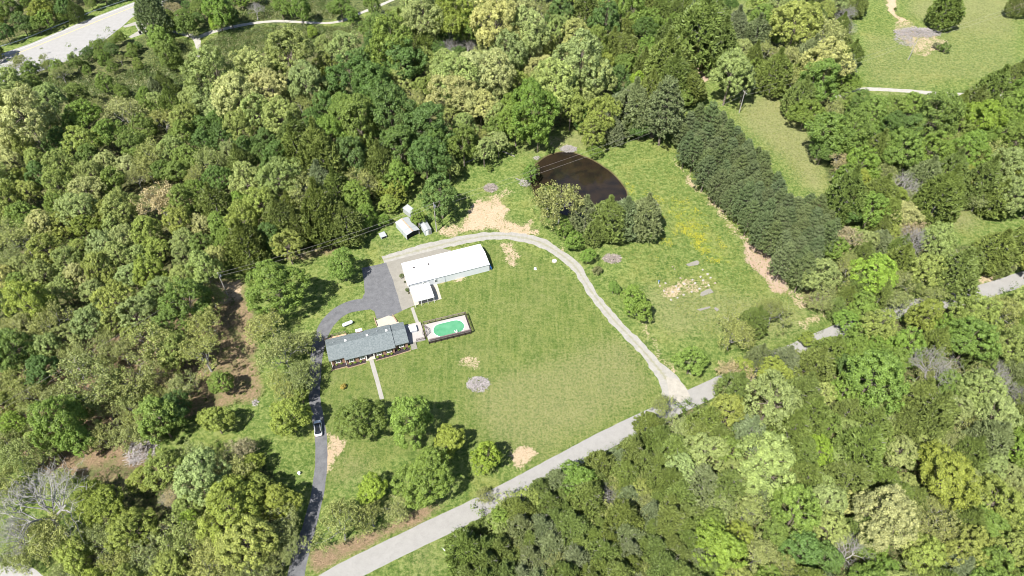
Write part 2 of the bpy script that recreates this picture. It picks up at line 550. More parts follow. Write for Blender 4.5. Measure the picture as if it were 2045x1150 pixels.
# ------------------------------------------------------------------ ground sheet
gx = np.arange(-262, 262.1, .7); gy = np.arange(14, 352, .7)
GX, GY = np.meshgrid(gx, gy)
PX, PY = proj(GX, GY)
pw = 5.
PXn = PX+(vnoise(GX, GY, 3., 1)-.5)*pw*4+(vnoise(GX, GY, 9., 2)-.5)*pw*4
PYn = PY+(vnoise(GX, GY, 3., 3)-.5)*pw*3+(vnoise(GX, GY, 9., 4)-.5)*pw*3
def mask(polys, soft=2, warp=True):
    A = np.zeros(GX.shape)
    for p in polys:
        v = 1.
        if isinstance(p, tuple): p, v = p
        A = np.maximum(A, inpoly(PXn if warp else PX, PYn if warp else PY, p)*v)
    return blur(A, soft) if soft else A
def disc(x, y, rx, ry, v=1.):
    return ([(x+rx*math.cos(t), y+ry*math.sin(t)) for t in np.linspace(0, 2*math.pi, 13)[:-1]], v)
A = {}
A['litter'] = mask([(REG[k], .42 if k != 'southwest' else .7) for k in REG if k not in ('pinerow', 'verge')]+[(REG['pinerow'], .9), (REG['verge'], .4)] + [
    ([(330, 590), (440, 545), (500, 560), (520, 700), (530, 790), (470, 820), (350, 850), (240, 870), (200, 800), (240, 650)], .6),
    ([(230, 860), (330, 860), (300, 960), (250, 960)], .6),
    ([(600, 1150), (620, 1090), (760, 1040), (940, 980), (945, 1000), (700, 1110), (640, 1150)], .72),
    ([(540, 505), (600, 500), (660, 478), (700, 490), (640, 520), (560, 520)], .6),
    ([(1600, 560), (1680, 600), (1670, 640), (1600, 620)], .6)], 3)
A['dirt'] = mask([
    ([(912, 455), (930, 428), (965, 400), (998, 398), (1008, 436), (1060, 442), (1080, 468), (1060, 474), (960, 458), (920, 462)], .66), ([(1080, 474), (1120, 492), (1172, 545), (1160, 552), (1115, 505)], .6),
    ([(870, 455), (905, 440), (930, 460), (890, 468)], .6),
    ([(1478, 488), (1512, 490), (1540, 515), (1582, 562), (1577, 587), (1545, 580), (1508, 545), (1484, 520)], .74),
    ([(1352, 300), (1375, 345), (1440, 415), (1500, 475), (1490, 492), (1430, 432), (1366, 360), (1345, 310)], .46),
    ([(1575, 560), (1620, 600), (1600, 620), (1580, 600)], .5),
    ([(1000, 478), (1028, 480), (1038, 525), (1010, 520)], .55),
    disc(945, 722, 22, 15, .47), disc(1160, 205, 10, 5, .0),
    ([(1005, 903), (1050, 888), (1075, 912), (1035, 943), (1015, 935)], .66),
    ([(653, 872), (702, 885), (690, 920), (662, 962), (652, 962)], .62),
    ([(1322, 568), (1400, 545), (1428, 560), (1422, 575), (1340, 602), (1322, 592)], .5),
    [(1343, 102), (1365, 112), (1418, 138), (1412, 158), (1370, 142)],
    ([(1780, 52), (1815, 46), (1880, 72), (1905, 100), (1870, 112), (1800, 90)], .5),
    [(1762, -5), (1776, -5), (1796, 30), (1812, 45), (1796, 48), (1780, 22)],
    ([(960, 392), (1010, 375), (1040, 380), (1010, 400)], .45),
    ([(1245, 590), (1330, 760), (1350, 770), (1345, 740), (1270, 620), (1262, 590)], .42),
    ([(1660, 640), (1600, 660), (1590, 640), (1650, 610)], .5),
    ([(1900, 575), (2045, 520), (2045, 535), (1950, 580)], .6),
    ([(2010, 5), (2045, 0), (2045, 30), (2025, 28)], .55),
    ([(240, 690), (300, 650), (330, 690), (250, 740)], .5), ([(425, 565), (480, 556), (485, 592), (440, 612)], .6),
    ([(1085, 270), (1130, 270), (1150, 290), (1100, 300)], .35), ([(1280, 262), (1310, 262), (1320, 275), (1290, 275)], .6),
    ([(560, 505), (600, 495), (640, 480), (650, 488), (600, 512)], .5),
    ([(815, 578), (985, 536), (990, 542), (880, 572), (818, 590)], .6)], 1)
A['pink'] = mask([[(1440, 470), (1600, 470), (1600, 600), (1500, 560)], [(1340, 95), (1420, 95), (1420, 170), (1350, 150)], ([(1110, 480), (1180, 520), (1170, 560), (1120, 520)], .7)], 3)
A['dry'] = mask([
    ([(1450, 232), (1515, 178), (1560, 175), (1640, 250), (1655, 330), (1672, 400), (1600, 380), (1530, 300)], .56),
    ([(1840, 410), (1920, 400), (1990, 450), (1900, 480)], .62),
    ([(1790, -10), (2045, -10), (2045, 70), (1900, 60), (1820, 45)], .5), ([(1710, 60), (2045, 60), (2045, 150), (1900, 180), (1715, 180)], .38),
    ([(900, 770), (1100, 700), (1250, 640), (1335, 780), (1200, 862), (1050, 935), (950, 880)], .46),
    ([(1150, 870), (1340, 770), (1335, 795), (1060, 935)], .55),
    ([(720, 1150), (900, 1055), (905, 1160)], .72), ([(640, 880), (820, 880), (700, 1020), (640, 1000)], .42),
    ([(1020, 285), (1100, 270), (1180, 250), (1240, 290), (1180, 300), (1080, 300), (1030, 340)], .55),
    ([(1210, 300), (1290, 400), (1250, 390)], .6),
    ([(730, 480), (900, 460), (880, 490), (740, 520)], .5), ([(1455, -10), (1520, -10), (1500, 30), (1460, 10)], .55),
    ([(1250, 560), (1420, 540), (1440, 620), (1400, 690), (1290, 680)], .46), ([(1380, 560), (1650, 590), (1600, 680), (1450, 720)], .46),
    ([(1700, 190), (2045, 190), (2045, 215), (1720, 230)], .4), ([(1100, 930), (1000, 980), (940, 1000), (1000, 950)], .6),
    ([(150, 900), (300, 880), (280, 950), (120, 960)], .45), ([(1680, 430), (1760, 470), (1700, 500)], .5)], 9)
A['dry'] = np.maximum(A['dry'], np.clip(blur(A['dirt'], 5)*1.0, 0, .62))
A['brush'] = mask([(REG[k], .75) for k in REG if k not in ('southwest', 'pinerow')]+[([(40, 150), (230, 98), (300, 70), (330, 60), (390, 80), (385, 160), (400, 90), (540, 55), (700, 40), (860, 0), (500, 0), (500, 30), (690, 70), (560, 112), (400, 145), (360, 205), (120, 205)], .8),
                   ([(400, 0), (820, -10), (700, 45), (560, 50), (400, 70)], .6)], 2)
A['flower'] = mask([([(1325, 390), (1370, 395), (1440, 460), (1470, 540), (1420, 520), (1370, 480), (1335, 440)], .45), ([(1230, 330), (1330, 380), (1370, 480), (1200, 520), (1250, 470)], .06)], 3)
A['lawn'] = mask([[(820, 610), (1000, 480), (1110, 525), (1200, 620), (1340, 790), (1050, 940), (900, 880), (640, 980), (640, 730)]], 3)
A['stone'] = mask([([(735, 500), (760, 478), (850, 478), (885, 492), (800, 518), (745, 528)], .3), ([(652, 872), (702, 885), (690, 920), (660, 962)], .28), ([(1320, 560), (1420, 540), (1440, 640), (1370, 640)], .12)], 2)
POND = [(1067, 352), (1072, 335), (1088, 318), (1110, 308), (1140, 306), (1180, 322), (1215, 345), (1238, 372), (1247, 392), (1225, 412), (1180, 428), (1120, 420), (1080, 392)]
pm = mask([POND], 4, False)
A['mud'] = np.clip(mask([([(1060, 300), (1130, 296), (1225, 338), (1262, 400), (1230, 430), (1060, 420), (1050, 350)], 1.)], 3, False)*.0+np.clip(pm*3, 0, 1)*.9, 0, 1)
Z = -1.3*np.clip(pm*1.3, 0, 1)
V = np.stack([GX.ravel(), GY.ravel(), Z.ravel()], 1)
ny, nx_ = GX.shape
idx = np.arange(ny*nx_).reshape(ny, nx_)
F = np.stack([idx[:-1, :-1].ravel(), idx[:-1, 1:].ravel(), idx[1:, 1:].ravel(), idx[1:, :-1].ravel()], 1)
# skirt out to the horizon
b = [(-262, 14), (float(gx[-1]), 14), (float(gx[-1]), float(gy[-1])), (-262, float(gy[-1]))]
n0 = len(V)
far = [(-3000, -3000), (3000, -3000), (3000, 3000), (-3000, 3000)]
cid = [idx[0, 0], idx[0, -1], idx[-1, -1], idx[-1, 0]]
V = np.vstack([V, [(p[0], p[1], 0) for p in far]])
F = np.vstack([F, [[n0+i, n0+(i+1) % 4, cid[(i+1) % 4], cid[i]] for i in range(4)]])
at = {k: ('POINT', np.r_[v.ravel(), np.zeros(4)]) for k, v in A.items()}
ground = link('ground', mesh_np('ground', V, F, at, [M['ground']], True))
tag(ground, kind='structure')
o = sheet('pond_water', [(1052, 352), (1066, 322), (1092, 304), (1140, 296), (1190, 314), (1226, 338), (1252, 372), (1262, 400), (1225, 428), (1180, 445), (1110, 435), (1066, 400)], 'pond', -.42)
tag(o, kind='structure')

# ------------------------------------------------------------------ roads, drives, paths
def st(o): return tag(o, kind='structure')
st(ribbon('road', [(540, 1215), (634, 1150), (759, 1085), (931, 1003), (1015, 960), (1109, 910), (1200, 862), (1314, 807), (1436, 750), (1560, 695), (1676, 645), (1800, 602), (1900, 585), (1984, 560), (2045, 541), (2140, 515)][::1], 4.9, 'road', .012, .1, -2.45))
st(ribbon('gravel_drive', [(1352, 790), (1335, 762), (1300, 718), (1262, 676), (1222, 634), (1180, 580), (1148, 532), (1112, 502), (1070, 481), (1020, 471), (975, 471), (925, 479), (880, 489), (820, 504), (765, 519)], [7.4, 3.7, 2.9, 2.7, 2.7, 2.9, 3.2, 3.5, 3.6, 3.5, 3.5, 3.6, 3.8, 4.0, 3.2], 'gravel', .008, .6, 0, 12, 5))
st(sheet('drive_apron', [(1335, 792), (1340, 812), (1378, 790), (1368, 770), (1350, 755), (1330, 755)], 'gravel_plain', .016, .3))
st(sheet('parking_lot', [(752, 529), (771, 524), (785, 560), (803, 620), (780, 632), (752, 637), (748, 622), (738, 617), (722, 616), (722, 600), (728, 585), (727, 560), (722, 535)], 'lot', .016, .1))
st(ribbon('driveway', [(760, 606), (722, 608), (690, 616), (662, 636), (644, 664), (634, 700), (630, 740), (628, 790), (634, 830), (641, 880), (641, 930), (634, 985), (618, 1050), (600, 1110), (580, 1200)], [3.8, 4.6, 4.2, 3.8, 3.4, 3., 2.8, 2.8, 2.9, 2.9, 2.9, 3., 3.2, 3.6, 4], 'lot', .012, .12))
st(sheet('concrete_pad', [(771, 524), (832, 508), (880, 496), (900, 499), (905, 515), (812, 545), (826, 598), (828, 610), (803, 620), (785, 560)], 'concrete', .010, .08))
st(sheet('carport_pad', [(816, 572), (872, 565), (882, 597), (828, 610)], 'conc_light', .015, .08))
st(sheet('garage_apron', [(750, 640), (776, 630), (784, 632), (795, 641), (800, 650), (756, 660)], 'conc_light', .02, .03))
st(ribbon('side_walk', [(823, 614), (829, 632), (836, 650)], .9, 'walk', .011, .04, 0, 2))
st(ribbon('front_walk', [(741, 717), (746, 735), (756, 770), (763, 797)], 1.1, 'walk', .011, .05, 0, 2))
st(sheet('bottom_lot', [(-40, 1108), (0, 1112), (60, 1132), (100, 1160), (-40, 1200)], 'highway', .012, .2))
st(ribbon('gravel_trail', [(395, 75), (430, 62), (500, 47), (560, 42), (640, 46), (680, 42), (720, 26), (760, 10), (800, -8), (840, -30)], [3., 2.6, 2.2, 2., 2., 2., 2., 2., 2., 2], 'trail', .008, .25))
st(ribbon('trail_branch', [(300, 62), (340, 62), (375, 70), (392, 78), (398, 105), (396, 128), (385, 148), (370, 168), (355, 188)], [1.6, 1.8, 2.4, 2.8, 2.0, 2.2, 2.0, 2.0, 1.8], 'trail', .012, .25))
st(ribbon('field_track', [(1660, 200), (1700, 184), (1730, 178), (1790, 180), (1840, 184), (1900, 188), (1960, 190), (2060, 196)], 2.4, 'trail', .008, .25))
st(sheet('highway', [(-60, 126), (0, 108), (58, 88), (160, 45), (275, 1), (330, -22), (340, 8), (278, 25), (262, 36), (245, 52), (190, 95), (150, 115), (60, 150), (-60, 190)], 'highway', .012, .05))
st(ribbon('centre_marking', [(-60, 140), (0, 118), (62, 96), (170, 52), (278, 9), (330, -12)], .28, 'yellow_line', .020, 0, 0, 1))
st(ribbon('edge_marking', [(-60, 131), (0, 111.5), (60, 90), (160, 48), (275, 3.5), (330, -18)], .18, 'white_line', .020, 0, 0, 1))
st(sheet('side_pavement', [(245, 52), (268, 44), (280, 42), (290, 52), (296, 60), (285, 68), (262, 76), (256, 74), (276, 62), (270, 50), (250, 55)], 'walk', .016, .1))

# ------------------------------------------------------------------ generic local frame
def frame(px, z, ang):
    g = G(px[0], px[1], z)
    return (float(g[0]), float(g[1]), 0.), math.radians(ang)
def w2(org, rz, x, y):
    c, s = math.cos(rz), math.sin(rz)
    return (org[0]+x*c-y*s, org[1]+x*s+y*c)

# ------------------------------------------------------------------ house
HO, HR = frame((657, 722), 2.7, 18)
house = empty('ranch_house', HO, HR, 'long low brick ranch house with grey shingle roof between driveway and pool deck', 'house')
W0, W1 = .45, 6.95
def wallmb(x0, x1, y0, y1, z1, g0=None, g1=None, ridge=None):
    m = MB(); m.box(x0, x1, y0, y1, 0, z1); return m
wallmb(.4, 4.1, .45, 6.95, 2.62).build('wall', 'brick', house)
wallmb(4.1, 9.3, -.3, 6.95, 2.62).build('wall', 'brick', house)
wallmb(9.3, 11.6, .9, 6.95, 2.62).build('wall', 'brick', house)
wallmb(11.6, 17.0, -.3, 6.95, 2.62).build('wall', 'brick', house)
wallmb(17.0, 20.75, .45, 6.95, 2.4).build('wall', 'brick', house)
def gable_part(m, x0, x1, yf, yb, zf, zr, zb, yr=3.95, t=.16):
    prof = [(yf, zf-t), (yf, zf), (yr, zr), (yb, zb), (yb, zb-t), (yr, zr-t)]
    m.hull([(x0, y, z) for y, z in prof], [(x1, y, z) for y, z in prof])
SL = (4.0-2.78)/3.95
rm = MB()
gable_part(rm, 0, 3.92, 0, 7.4, 2.78, 4.0, 2.86)
gable_part(rm, 3.92, 17.35, -.72, 7.4, 2.78-.72*SL, 4.0, 2.86)
# concave gable hulls: cap them as separate slopes
def slope_roof(x0, x1, yf, zf, yb, zb, zr=4.0, yr=3.95, t=.16):
    m = MB()
    m.hull([(x0, yf, zf-t), (x0, yf, zf), (x0, yr, zr), (x0, yr, zr-t)], [(x1, yf, zf-t), (x1, yf, zf), (x1, yr, zr), (x1, yr, zr-t)])
    m.hull([(x0, yr, zr-t), (x0, yr, zr), (x0, yb, zb), (x0, yb, zb-t)], [(x1, yr, zr-t), (x1, yr, zr), (x1, yb, zb), (x1, yb, zb-t)])
    return m
slope_roof(0, 3.92, 0, 2.78, 7.4, 2.8).build('roof', 'shingle', house)
slope_roof(3.92, 17.35, -.72, 2.78-.72*SL, 7.4, 2.8).build('roof', 'shingle', house)
slope_roof(17.352, 21.1, 0, 2.50, 7.4, 2.5, 3.66).build('roof', 'shingle', house)
for x0, x1, z0, zr in ((.4, .55, 2.6, 3.8), (20.6, 20.75, 2.38, 3.45), (17.0, 17.15, 2.6, 3.8)):
    MB().hull([(x0, .5, z0), (x0, 6.9, z0), (x0, 3.95, zr)], [(x1, .5, z0), (x1, 6.9, z0), (x1, 3.95, zr)]).build('gable_wall', 'brick', house)
MB().box(3.95, 17.3, -.70, -.66, 2.36, 2.5).build('gutter', 'white', house)
for x, y in ((5.16, 4.6), (10.95, 4.6), (16.1, 4.6)):
    z = 4.0-(y-3.95)*.34
    v = MB().box(x-.28, x+.28, y-.25, y+.3, z-.1, z+.22); v.build('roof_vent', 'white', house)
for x, y in ((1.95, 4.9), (13.7, 5.3), (17.0, 4.8)):
    MB().tube((x, y, 3.4), (x, y, 4.15), .07).build('vent_pipe', 'steel', house)
def window(par, x, yf, z0=1.0, w=1.0, h=1.05, shutters=True, wall='brick'):
    wn = MB().box(x-w/2-.1, x+w/2+.1, yf-.08, yf-.003, z0-.08, z0+h+.08).build('window', 'white', par)
    MB().box(x-w/2, x-.02, yf-.10, yf-.083, z0, z0+h).box(x+.02, x+w/2, yf-.10, yf-.083, z0, z0+h).build('pane', 'glass', wn)
    MB().box(x-w/2-.2, x+w/2+.2, yf-.16, yf-.104, z0-.18, z0-.082).build('sill', 'white', wn)
    if shutters:
        for s in (-1, 1):
            MB().box(x+s*(w/2+.31)-.17, x+s*(w/2+.31)+.17, yf-.07, yf-.004, z0-.1, z0+h+.1).build('shutter', 'dark', wn)
for x, y in ((2.21, .45), (5.56, -.3), (8.4, -.3), (12.85, -.3), (15.53, -.3), (18.97, .45)):
    window(house, x, y)
MB().box(9.9, 10.85, .82, .897, 0.05, 2.1).build('door', 'white', house)
for x in (9.42, 11.48):
    MB().box(x-.13, x+.13, -.5, -.24, .1, 2.42).build('porch_column', 'white', house)
MB().box(9.2, 11.7, -.75, .88, 0, .12).build('porch_floor', 'conc_light', house)
MB().box(8.35, 9.9, 7.0, 7.75, 0, 3.35).build('chimney', 'brick', house)
MB().box(8.25, 10.0, 6.92, 7.85, 3.353, 3.52).build('chimney_cap', 'white', house)
MB().box(14.9, 19.2, 6.955, 7.0, .03, 2.2).build('garage_door', 'white', house)
MB().box(.42, .56, -.02, .1, 0, 2.5).build('downspout', 'white', house)
MB().box(4.0, 4.12, -.46, -.34, 0, 2.35).build('downspout', 'white', house)
# beds, edging and their little shrubs
def house_sheet(name, pts, mat, z, rag=0): return sheet(name, [w2(HO, HR, *p) for p in pts], mat, z, rag, 3, True)
st(house_sheet('mulch_bed', [(.2, -.75), (.2, .44), (4.05, .44), (4.05, -.32), (9.1, -.32), (9.1, -1.15), (4.2, -1.35), (4, -.75)], 'mulch', .02))
st(house_sheet('mulch_bed', [(11.8, -.32), (17.05, -.32), (17.05, .44), (21, .44), (21, -.75), (16.8, -1.1), (11.8, -1.2)], 'mulch', .02))
def edging(pts):
    m = MB()
    for (x0, y0), (x1, y1) in zip(pts, pts[1:]):
        d = math.hypot(x1-x0, y1-y0); n = max(1, int(d/.24))
        for k in range(n):
            cx, cy = x0+(x1-x0)*(k+.5)/n, y0+(y1-y0)*(k+.5)/n
            m.box(cx-.1, cx+.1, cy-.09, cy+.09, 0, .1+.02*random.random())
    return m
tag(edging([(-.1, -1.0), (4, -.98), (4.3, -1.55), (9.2, -1.35)]).build('brick_edging', 'edging', None, HO, HR), 'low tan brick edging along the mulch bed west of the front porch', 'garden edging')
tag(edging([(11.7, -1.4), (16.8, -1.3), (21.2, -.95)]).build('brick_edging', 'edging', None, HO, HR), 'low tan brick edging along the mulch bed between porch and patio steps', 'garden edging')
# back deck with rail
bd = empty('back_deck', (*w2(HO, HR, 0, 7.5), 0), HR, 'narrow new tan board deck with dark rail behind the ranch house', 'deck')
MB().box(-.3, 5.6, .05, 2.3, .45, .6).build('deck_floor', 'newwood', bd)
for x in (-.2, 1.7, 3.6, 5.5):
    MB().box(x-.06, x+.06, 2.2, 2.32, 0, 1.6).build('rail_post', 'rail', bd)
MB().box(-.25, 5.55, 2.22, 2.3, 1.5, 1.58).box(-.25, 5.55, 2.24, 2.28, 1.05, 1.1).build('rail', 'rail', bd)
sm = MB()
for k in range(4): sm.box(5.7+k*.35, 6.0+k*.35, .3, 1.5, .40-k*.11, .46-k*.11)
sm.build('deck_stairs', 'rail', bd)
for y in (1.55, .25): MB().tube((5.7, y, 1.5), (7.1, y, 1.0), .05).build('stair_rail', 'darkwood', bd)
# retaining walls at the garage
for (x0, y0, x1, y1), lb in (((14.05, 10.2, 13.9, 13.3), 'west'), ((19.6, 9.9, 19.0, 12.8), 'east')):
    m = MB(); p, q = w2(HO, HR, x0, y0), w2(HO, HR, x1, y1)
    m.hull([(p[0]-.12, p[1], 0), (p[0]+.12, p[1], 0), (p[0]+.12, p[1], .55), (p[0]-.12, p[1], .55)], [(q[0]-.12, q[1], 0), (q[0]+.12, q[1], 0), (q[0]+.12, q[1], .25), (q[0]-.12, q[1], .25)])
    tag(m.build('retaining_wall', 'edging'), 'low tapering retaining wall on the %s side of the pale garage apron' % lb, 'retaining wall')

# ------------------------------------------------------------------ patio, steps, spa
DO, DR = frame((850, 685), 1.0, 17.5)
pt = empty('patio', DO, DR, 'raised grey patio with steps between the house end and the pool deck', 'patio')
MB().box(-4.6, .3, 1.75, 8.2, 0, .45).build('patio_floor', 'deckboard', pt)
for k in range(5):
    MB().box(-4.0, -2.4, 1.28-k*.42, 1.74-k*.42, 0, .38-k*.075).build('step', 'concrete', pt)
for x in (-2.1, -1.2, -.3):
    MB().box(x-.05, x+.05, 1.8, 1.9, .45, 1.4).build('rail_post', 'rail', pt)
MB().box(-2.2, .2, 1.8, 1.88, 1.32, 1.4).box(-2.2, .2, 1.81, 1.87, .95, 1.02).box(-2.2, .2, 1.81, 1.87, .68, .74).build('rail', 'rail', pt)
sp = empty('hot_tub', (*w2(DO, DR, -2.2, 5.9), .45), DR, 'square white covered hot tub beside the house end on the patio', 'hot tub')
MB().hull([(-.95, -.95, 0), (.95, -.95, 0), (.95, .95, 0), (-.95, .95, 0)], [(-1.0, -1.0, .8), (1.0, -1.0, .8), (1.0, 1.0, .8), (-1.0, 1.0, .8)]).build('tub_shell', 'steel', sp)
MB().hull([(-1.05, -1.05, .803), (1.05, -1.05, .803), (1.05, 1.05, .803), (-1.05, 1.05, .803)], [(-.95, -.95, .98), (.95, -.95, .98), (.95, .95, .98), (-.95, .95, .98)]).build('tub_cover', 'offwhite', sp)
MB().box(-.1, .15, -.25, .05, .983, 1.05).build('cover_handle', 'dark', sp)
# ------------------------------------------------------------------ pool deck
pd = empty('pool_deck', DO, DR, 'raised pale grey rectangular pool deck with brown railings east of the house', 'deck')
PXC, PYC, PA, PB = 7.2, 3.12, 4.4, 2.4
def stadium(a_, b_, n=10):
    r = b_; L_ = a_-b_
    return [(PXC+L_+r*math.cos(t), PYC+r*math.sin(t)) for t in np.linspace(-math.pi/2, math.pi/2, n)]+[(PXC-L_+r*math.cos(t), PYC+r*math.sin(t)) for t in np.linspace(math.pi/2, 3*math.pi/2, n)]
inner = stadium(PA, PB)
outer = [(.9, .2), (12.55, .2), (12.55, 6.35), (.9, 6.35)]
tri = tessellate_polygon([[Vector((x, y, 0)) for x, y in outer], [Vector((x, y, 0)) for x, y in inner[::-1]]])
allp = outer+inner[::-1]
vs = [(x, y, 1.0) for x, y in allp]+[(x, y, .88) for x, y in allp]
fs = [tuple(t) for t in tri]+[tuple(i+len(allp) for i in t[::-1]) for t in tri]
no = 4; n2 = len(allp)
for base, n in ((0, 4), (4, len(inner))):
    for i in range(n):
        p, q = base+i, base+(i+1) % n
        fs.append((p, q, q+n2, p+n2))
MB().add(vs, fs).build('deck_floor', 'deckboard', pd)
MB().box(1.0, 12.45, .25, .3, 0.02, .87).box(1.0, 12.45, 6.2, 6.25, .02, .87).box(12.4, 12.45, .3, 6.2, .02, .87).box(.95, 1.0, .3, 6.2, .02, .87).build('deck_skirt', 'darkwood', pd)
rx = [.95+i*(11.55/7) for i in range(8)]
for x in rx:
    MB().box(x-.06, x+.06, .04, .16, 0, 2.0).build('rail_post', 'darkwood', pd)
    MB().box(x-.06, x+.06, 6.38, 6.5, 0, 2.0).build('rail_post', 'darkwood', pd)
for y in (1.7, 3.3, 4.9):
    MB().box(12.58, 12.7, y-.06, y+.06, 0, 2.0).build('rail_post', 'darkwood', pd)
for ya, yb in ((-.02, .02), (6.52, 6.56)):
    for z in (1.25, 1.6):
        MB().box(.9, 12.7, ya, yb, z, z+.1).build('rail', 'rail', pd)
    MB().box(.9, 12.7, ya-.07, yb+.09, 1.98, 2.03).build('rail_cap', 'rail', pd)
MB().box(12.72, 12.76, 0, 6.5, 1.25, 1.35).box(12.72, 12.76, 0, 6.5, 1.6, 1.7).build('rail', 'darkwood', pd)
MB().box(12.64, 12.84, -.1, 6.65, 1.98, 2.03).build('rail_cap', 'darkwood', pd)
MB().box(1.2, 12.4, .3, .7, 1.40, 1.45).build('bench', 'rail', pd)
po = empty('swimming_pool', (*w2(DO, DR, 0, 0), 0), DR, 'oval above-ground pool of green water with white rim set in the deck', 'pool')
MB().prism(stadium(PA-.02, PB-.02), .02, .78).build('pool_wall', 'white', po)
MB().prism(stadium(PA-.12, PB-.12), .79, .94).build('water', 'pool', po)
ro, ri = stadium(PA+.1, PB+.1), stadium(PA-.1, PB-.1)
n = len(ro)
MB().add([(x, y, 1.06) for x, y in ro]+[(x, y, 1.06) for x, y in ri]+[(x, y, 1.004) for x, y in ro]+[(x, y, .84) for x, y in ri],
         [(i, (i+1) % n, n+(i+1) % n, n+i) for i in range(n)]+[(2*n+i, 2*n+(i+1) % n, (i+1) % n, i) for i in range(n)]+[(n+i, n+(i+1) % n, 3*n+(i+1) % n, 3*n+i) for i in range(n)]).build('pool_rim', 'white', po)
ld = empty('pool_ladder', (*w2(DO, DR, 8.7, .95), 1.0), DR, 'white pool ladder at the south rim of the oval pool', 'ladder')
for x in (-.28, .28):
    MB().tube((x, -.2, 0), (x, -.2, .75), .05).tube((x, -.2, .75), (x, .4, .75), .05).tube((x, .4, .75), (x, .45, -.1), .05).build('side_rail', 'white', ld)
MB().box(-.26, .26, .3, .5, .1, .16).box(-.26, .26, -.25, -.05, .3, .36).build('tread', 'white', ld)
# dark stair frame between patio and deck
tr = empty('stair_railing', (*w2(DO, DR, .2, 2.0), .45), DR, 'tangle of dark brown stair rails between the patio and pool deck', 'railing')
for (x, y, h) in ((-.1, 0, 1.5), (.6, .1, 1.5), (1.5, .9, 1.6), (1.5, 2.2, 1.6), (.9, 3.0, 1.6), (.2, 2.9, 1.5), (.3, 4.2, 1.5), (-.2, 1.4, 1.4), (.6, 1.6, 1.5)):
    MB().box(x-.05, x+.05, y-.05, y+.05, 0, h).build('rail_post', 'darkwood', tr)
for p, q in (((-.1, 0), (-.2, 1.4)), ((-.2, 1.4), (.2, 2.9)), ((.2, 2.9), (.3, 4.2)), ((.6, .1), (1.5, .9)), ((1.5, .9), (1.5, 2.2)), ((1.5, 2.2), (.9, 3.)), ((.9, 3.), (.3, 4.2)), ((.6, .1), (.6, 1.6)), ((.6, 1.6), (.9, 3.))):
    m = MB()
    for z in (1.0, 1.45): m.tube((*p, z), (*q, z+.03), .045, n=4)
    m.build('rail', 'rail', tr)
for k in range(4):
    MB().box(.35, 1.4, .3+k*.55, .75+k*.55, .1*k+.05, .1*k+.14).build('tread', 'rail', tr)

# ------------------------------------------------------------------ long white barn with lean-to carport
BO, BR = frame((816, 569), 2.7, 19.6)
bn = empty('metal_barn', BO, BR, 'long white metal barn with low gable roof beside the asphalt lot', 'barn')
BL, BD = 24.4, 9.2
MB().box(.12, BL-.12, .12, BD-.12, 0, 2.6).build('wall', 'white_wall', bn)
for x0, x1 in ((.12, .24), (BL-.24, BL-.12)):
    MB().hull([(x0, .15, 2.59), (x0, BD-.15, 2.59), (x0, BD/2, 3.5)], [(x1, .15, 2.59), (x1, BD-.15, 2.59), (x1, BD/2, 3.5)]).build('gable_wall', 'white_wall', bn)
slope_roof(0, BL, 0, 2.7, BD, 2.7, 3.62, BD/2, .08).build('roof', 'white_roof', bn)
MB().box(.0, BL, -.035, -.003, 2.60, 2.72).build('gutter', 'steel', bn)
MB().box(-.1, BL+.05, BD/2-.14, BD/2+.14, 3.6, 3.65).build('ridge_cap', 'white_roof', bn)
for x, y in ((2.95, 5.2), (7.3, 5.2)):
    z = 3.62-(y-BD/2)*.2
    MB().lathe([(.14, -.1), (.14, .2), (.26, .22), (.22, .38), (.02, .44)], 10, (x, y, z)).build('roof_vent', 'darkwood', bn)
def bwin(x):
    wn = MB().box(x-.45, x+.45, .05, .117, 1.15, 2.15).build('window', 'white', bn)
    MB().box(x-.36, x+.36, .03, .047, 1.2, 1.6).box(x-.36, x+.36, .03, .047, 1.7, 2.1).build('pane', 'glass', wn)
bwin(4.49); bwin(8.02)
MB().box(10.6, 10.7, .03, .115, 0, 2.6).build('downspout', 'steel', bn)
MB().box(.0, .1, .0, .1, 0, 2.6).build('downspout', 'steel', bn)
MB().box(-.0, .115, 2.2, 6.4, 0, 2.3).build('roll_door', 'white', bn)
cp = empty('lean_to_carport', (*w2(BO, BR, 0, 0), 0), BR, 'white metal carport with bowed roof attached to the barn front', 'carport')
ys = np.linspace(-.65, -6.65, 9)
prof = [(y, 2.42+.38*math.sin(math.pi*(i/8))) for i, y in enumerate(ys)]
for (ya, za), (yb, zb) in zip(prof, prof[1:]): pass
m = MB(); n = len(prof)
m.add([(x, y, z+dz) for x in (.0, 5.75) for dz in (0, -.07) for y, z in prof],
      [(i, i+1, 2*n+i+1, 2*n+i) for i in range(n-1)]+[(n+i+1, n+i, 3*n+i, 3*n+i+1) for i in range(n-1)]+[(i, n+i, n+i+1, i+1) for i in range(n-1)]+[(2*n+i+1, 3*n+i+1, 3*n+i, 2*n+i) for i in range(n-1)]+[(0, 2*n, 3*n, n), (n-1, 2*n-1, 4*n-1, 3*n-1)])
m.build('roof', 'white_roof', cp)
for x in (.15, 1.95, 3.8, 5.6):
    for y in (-.9, -6.5):
        MB().box(x-.05, x+.05, y-.05, y+.05, 0, 2.37).build('post', 'white', cp)
MB().box(.05, 5.7, -6.6, -6.5, 2.2, 2.34).build('beam', 'white', cp)
tp = empty('blue_tarp', (*w2(BO, BR, BL+.35, .95), 0), BR, 'crumpled bright blue tarp leaning against the east end of the barn', 'tarp')
m = MB(); nn = 7
vs = [(.12*math.sin(i*1.7+j)+.1*j-.2, -.9+i*.3, 2.2-j*.55+.1*math.sin(i*2.1)) for j in range(5) for i in range(nn)]
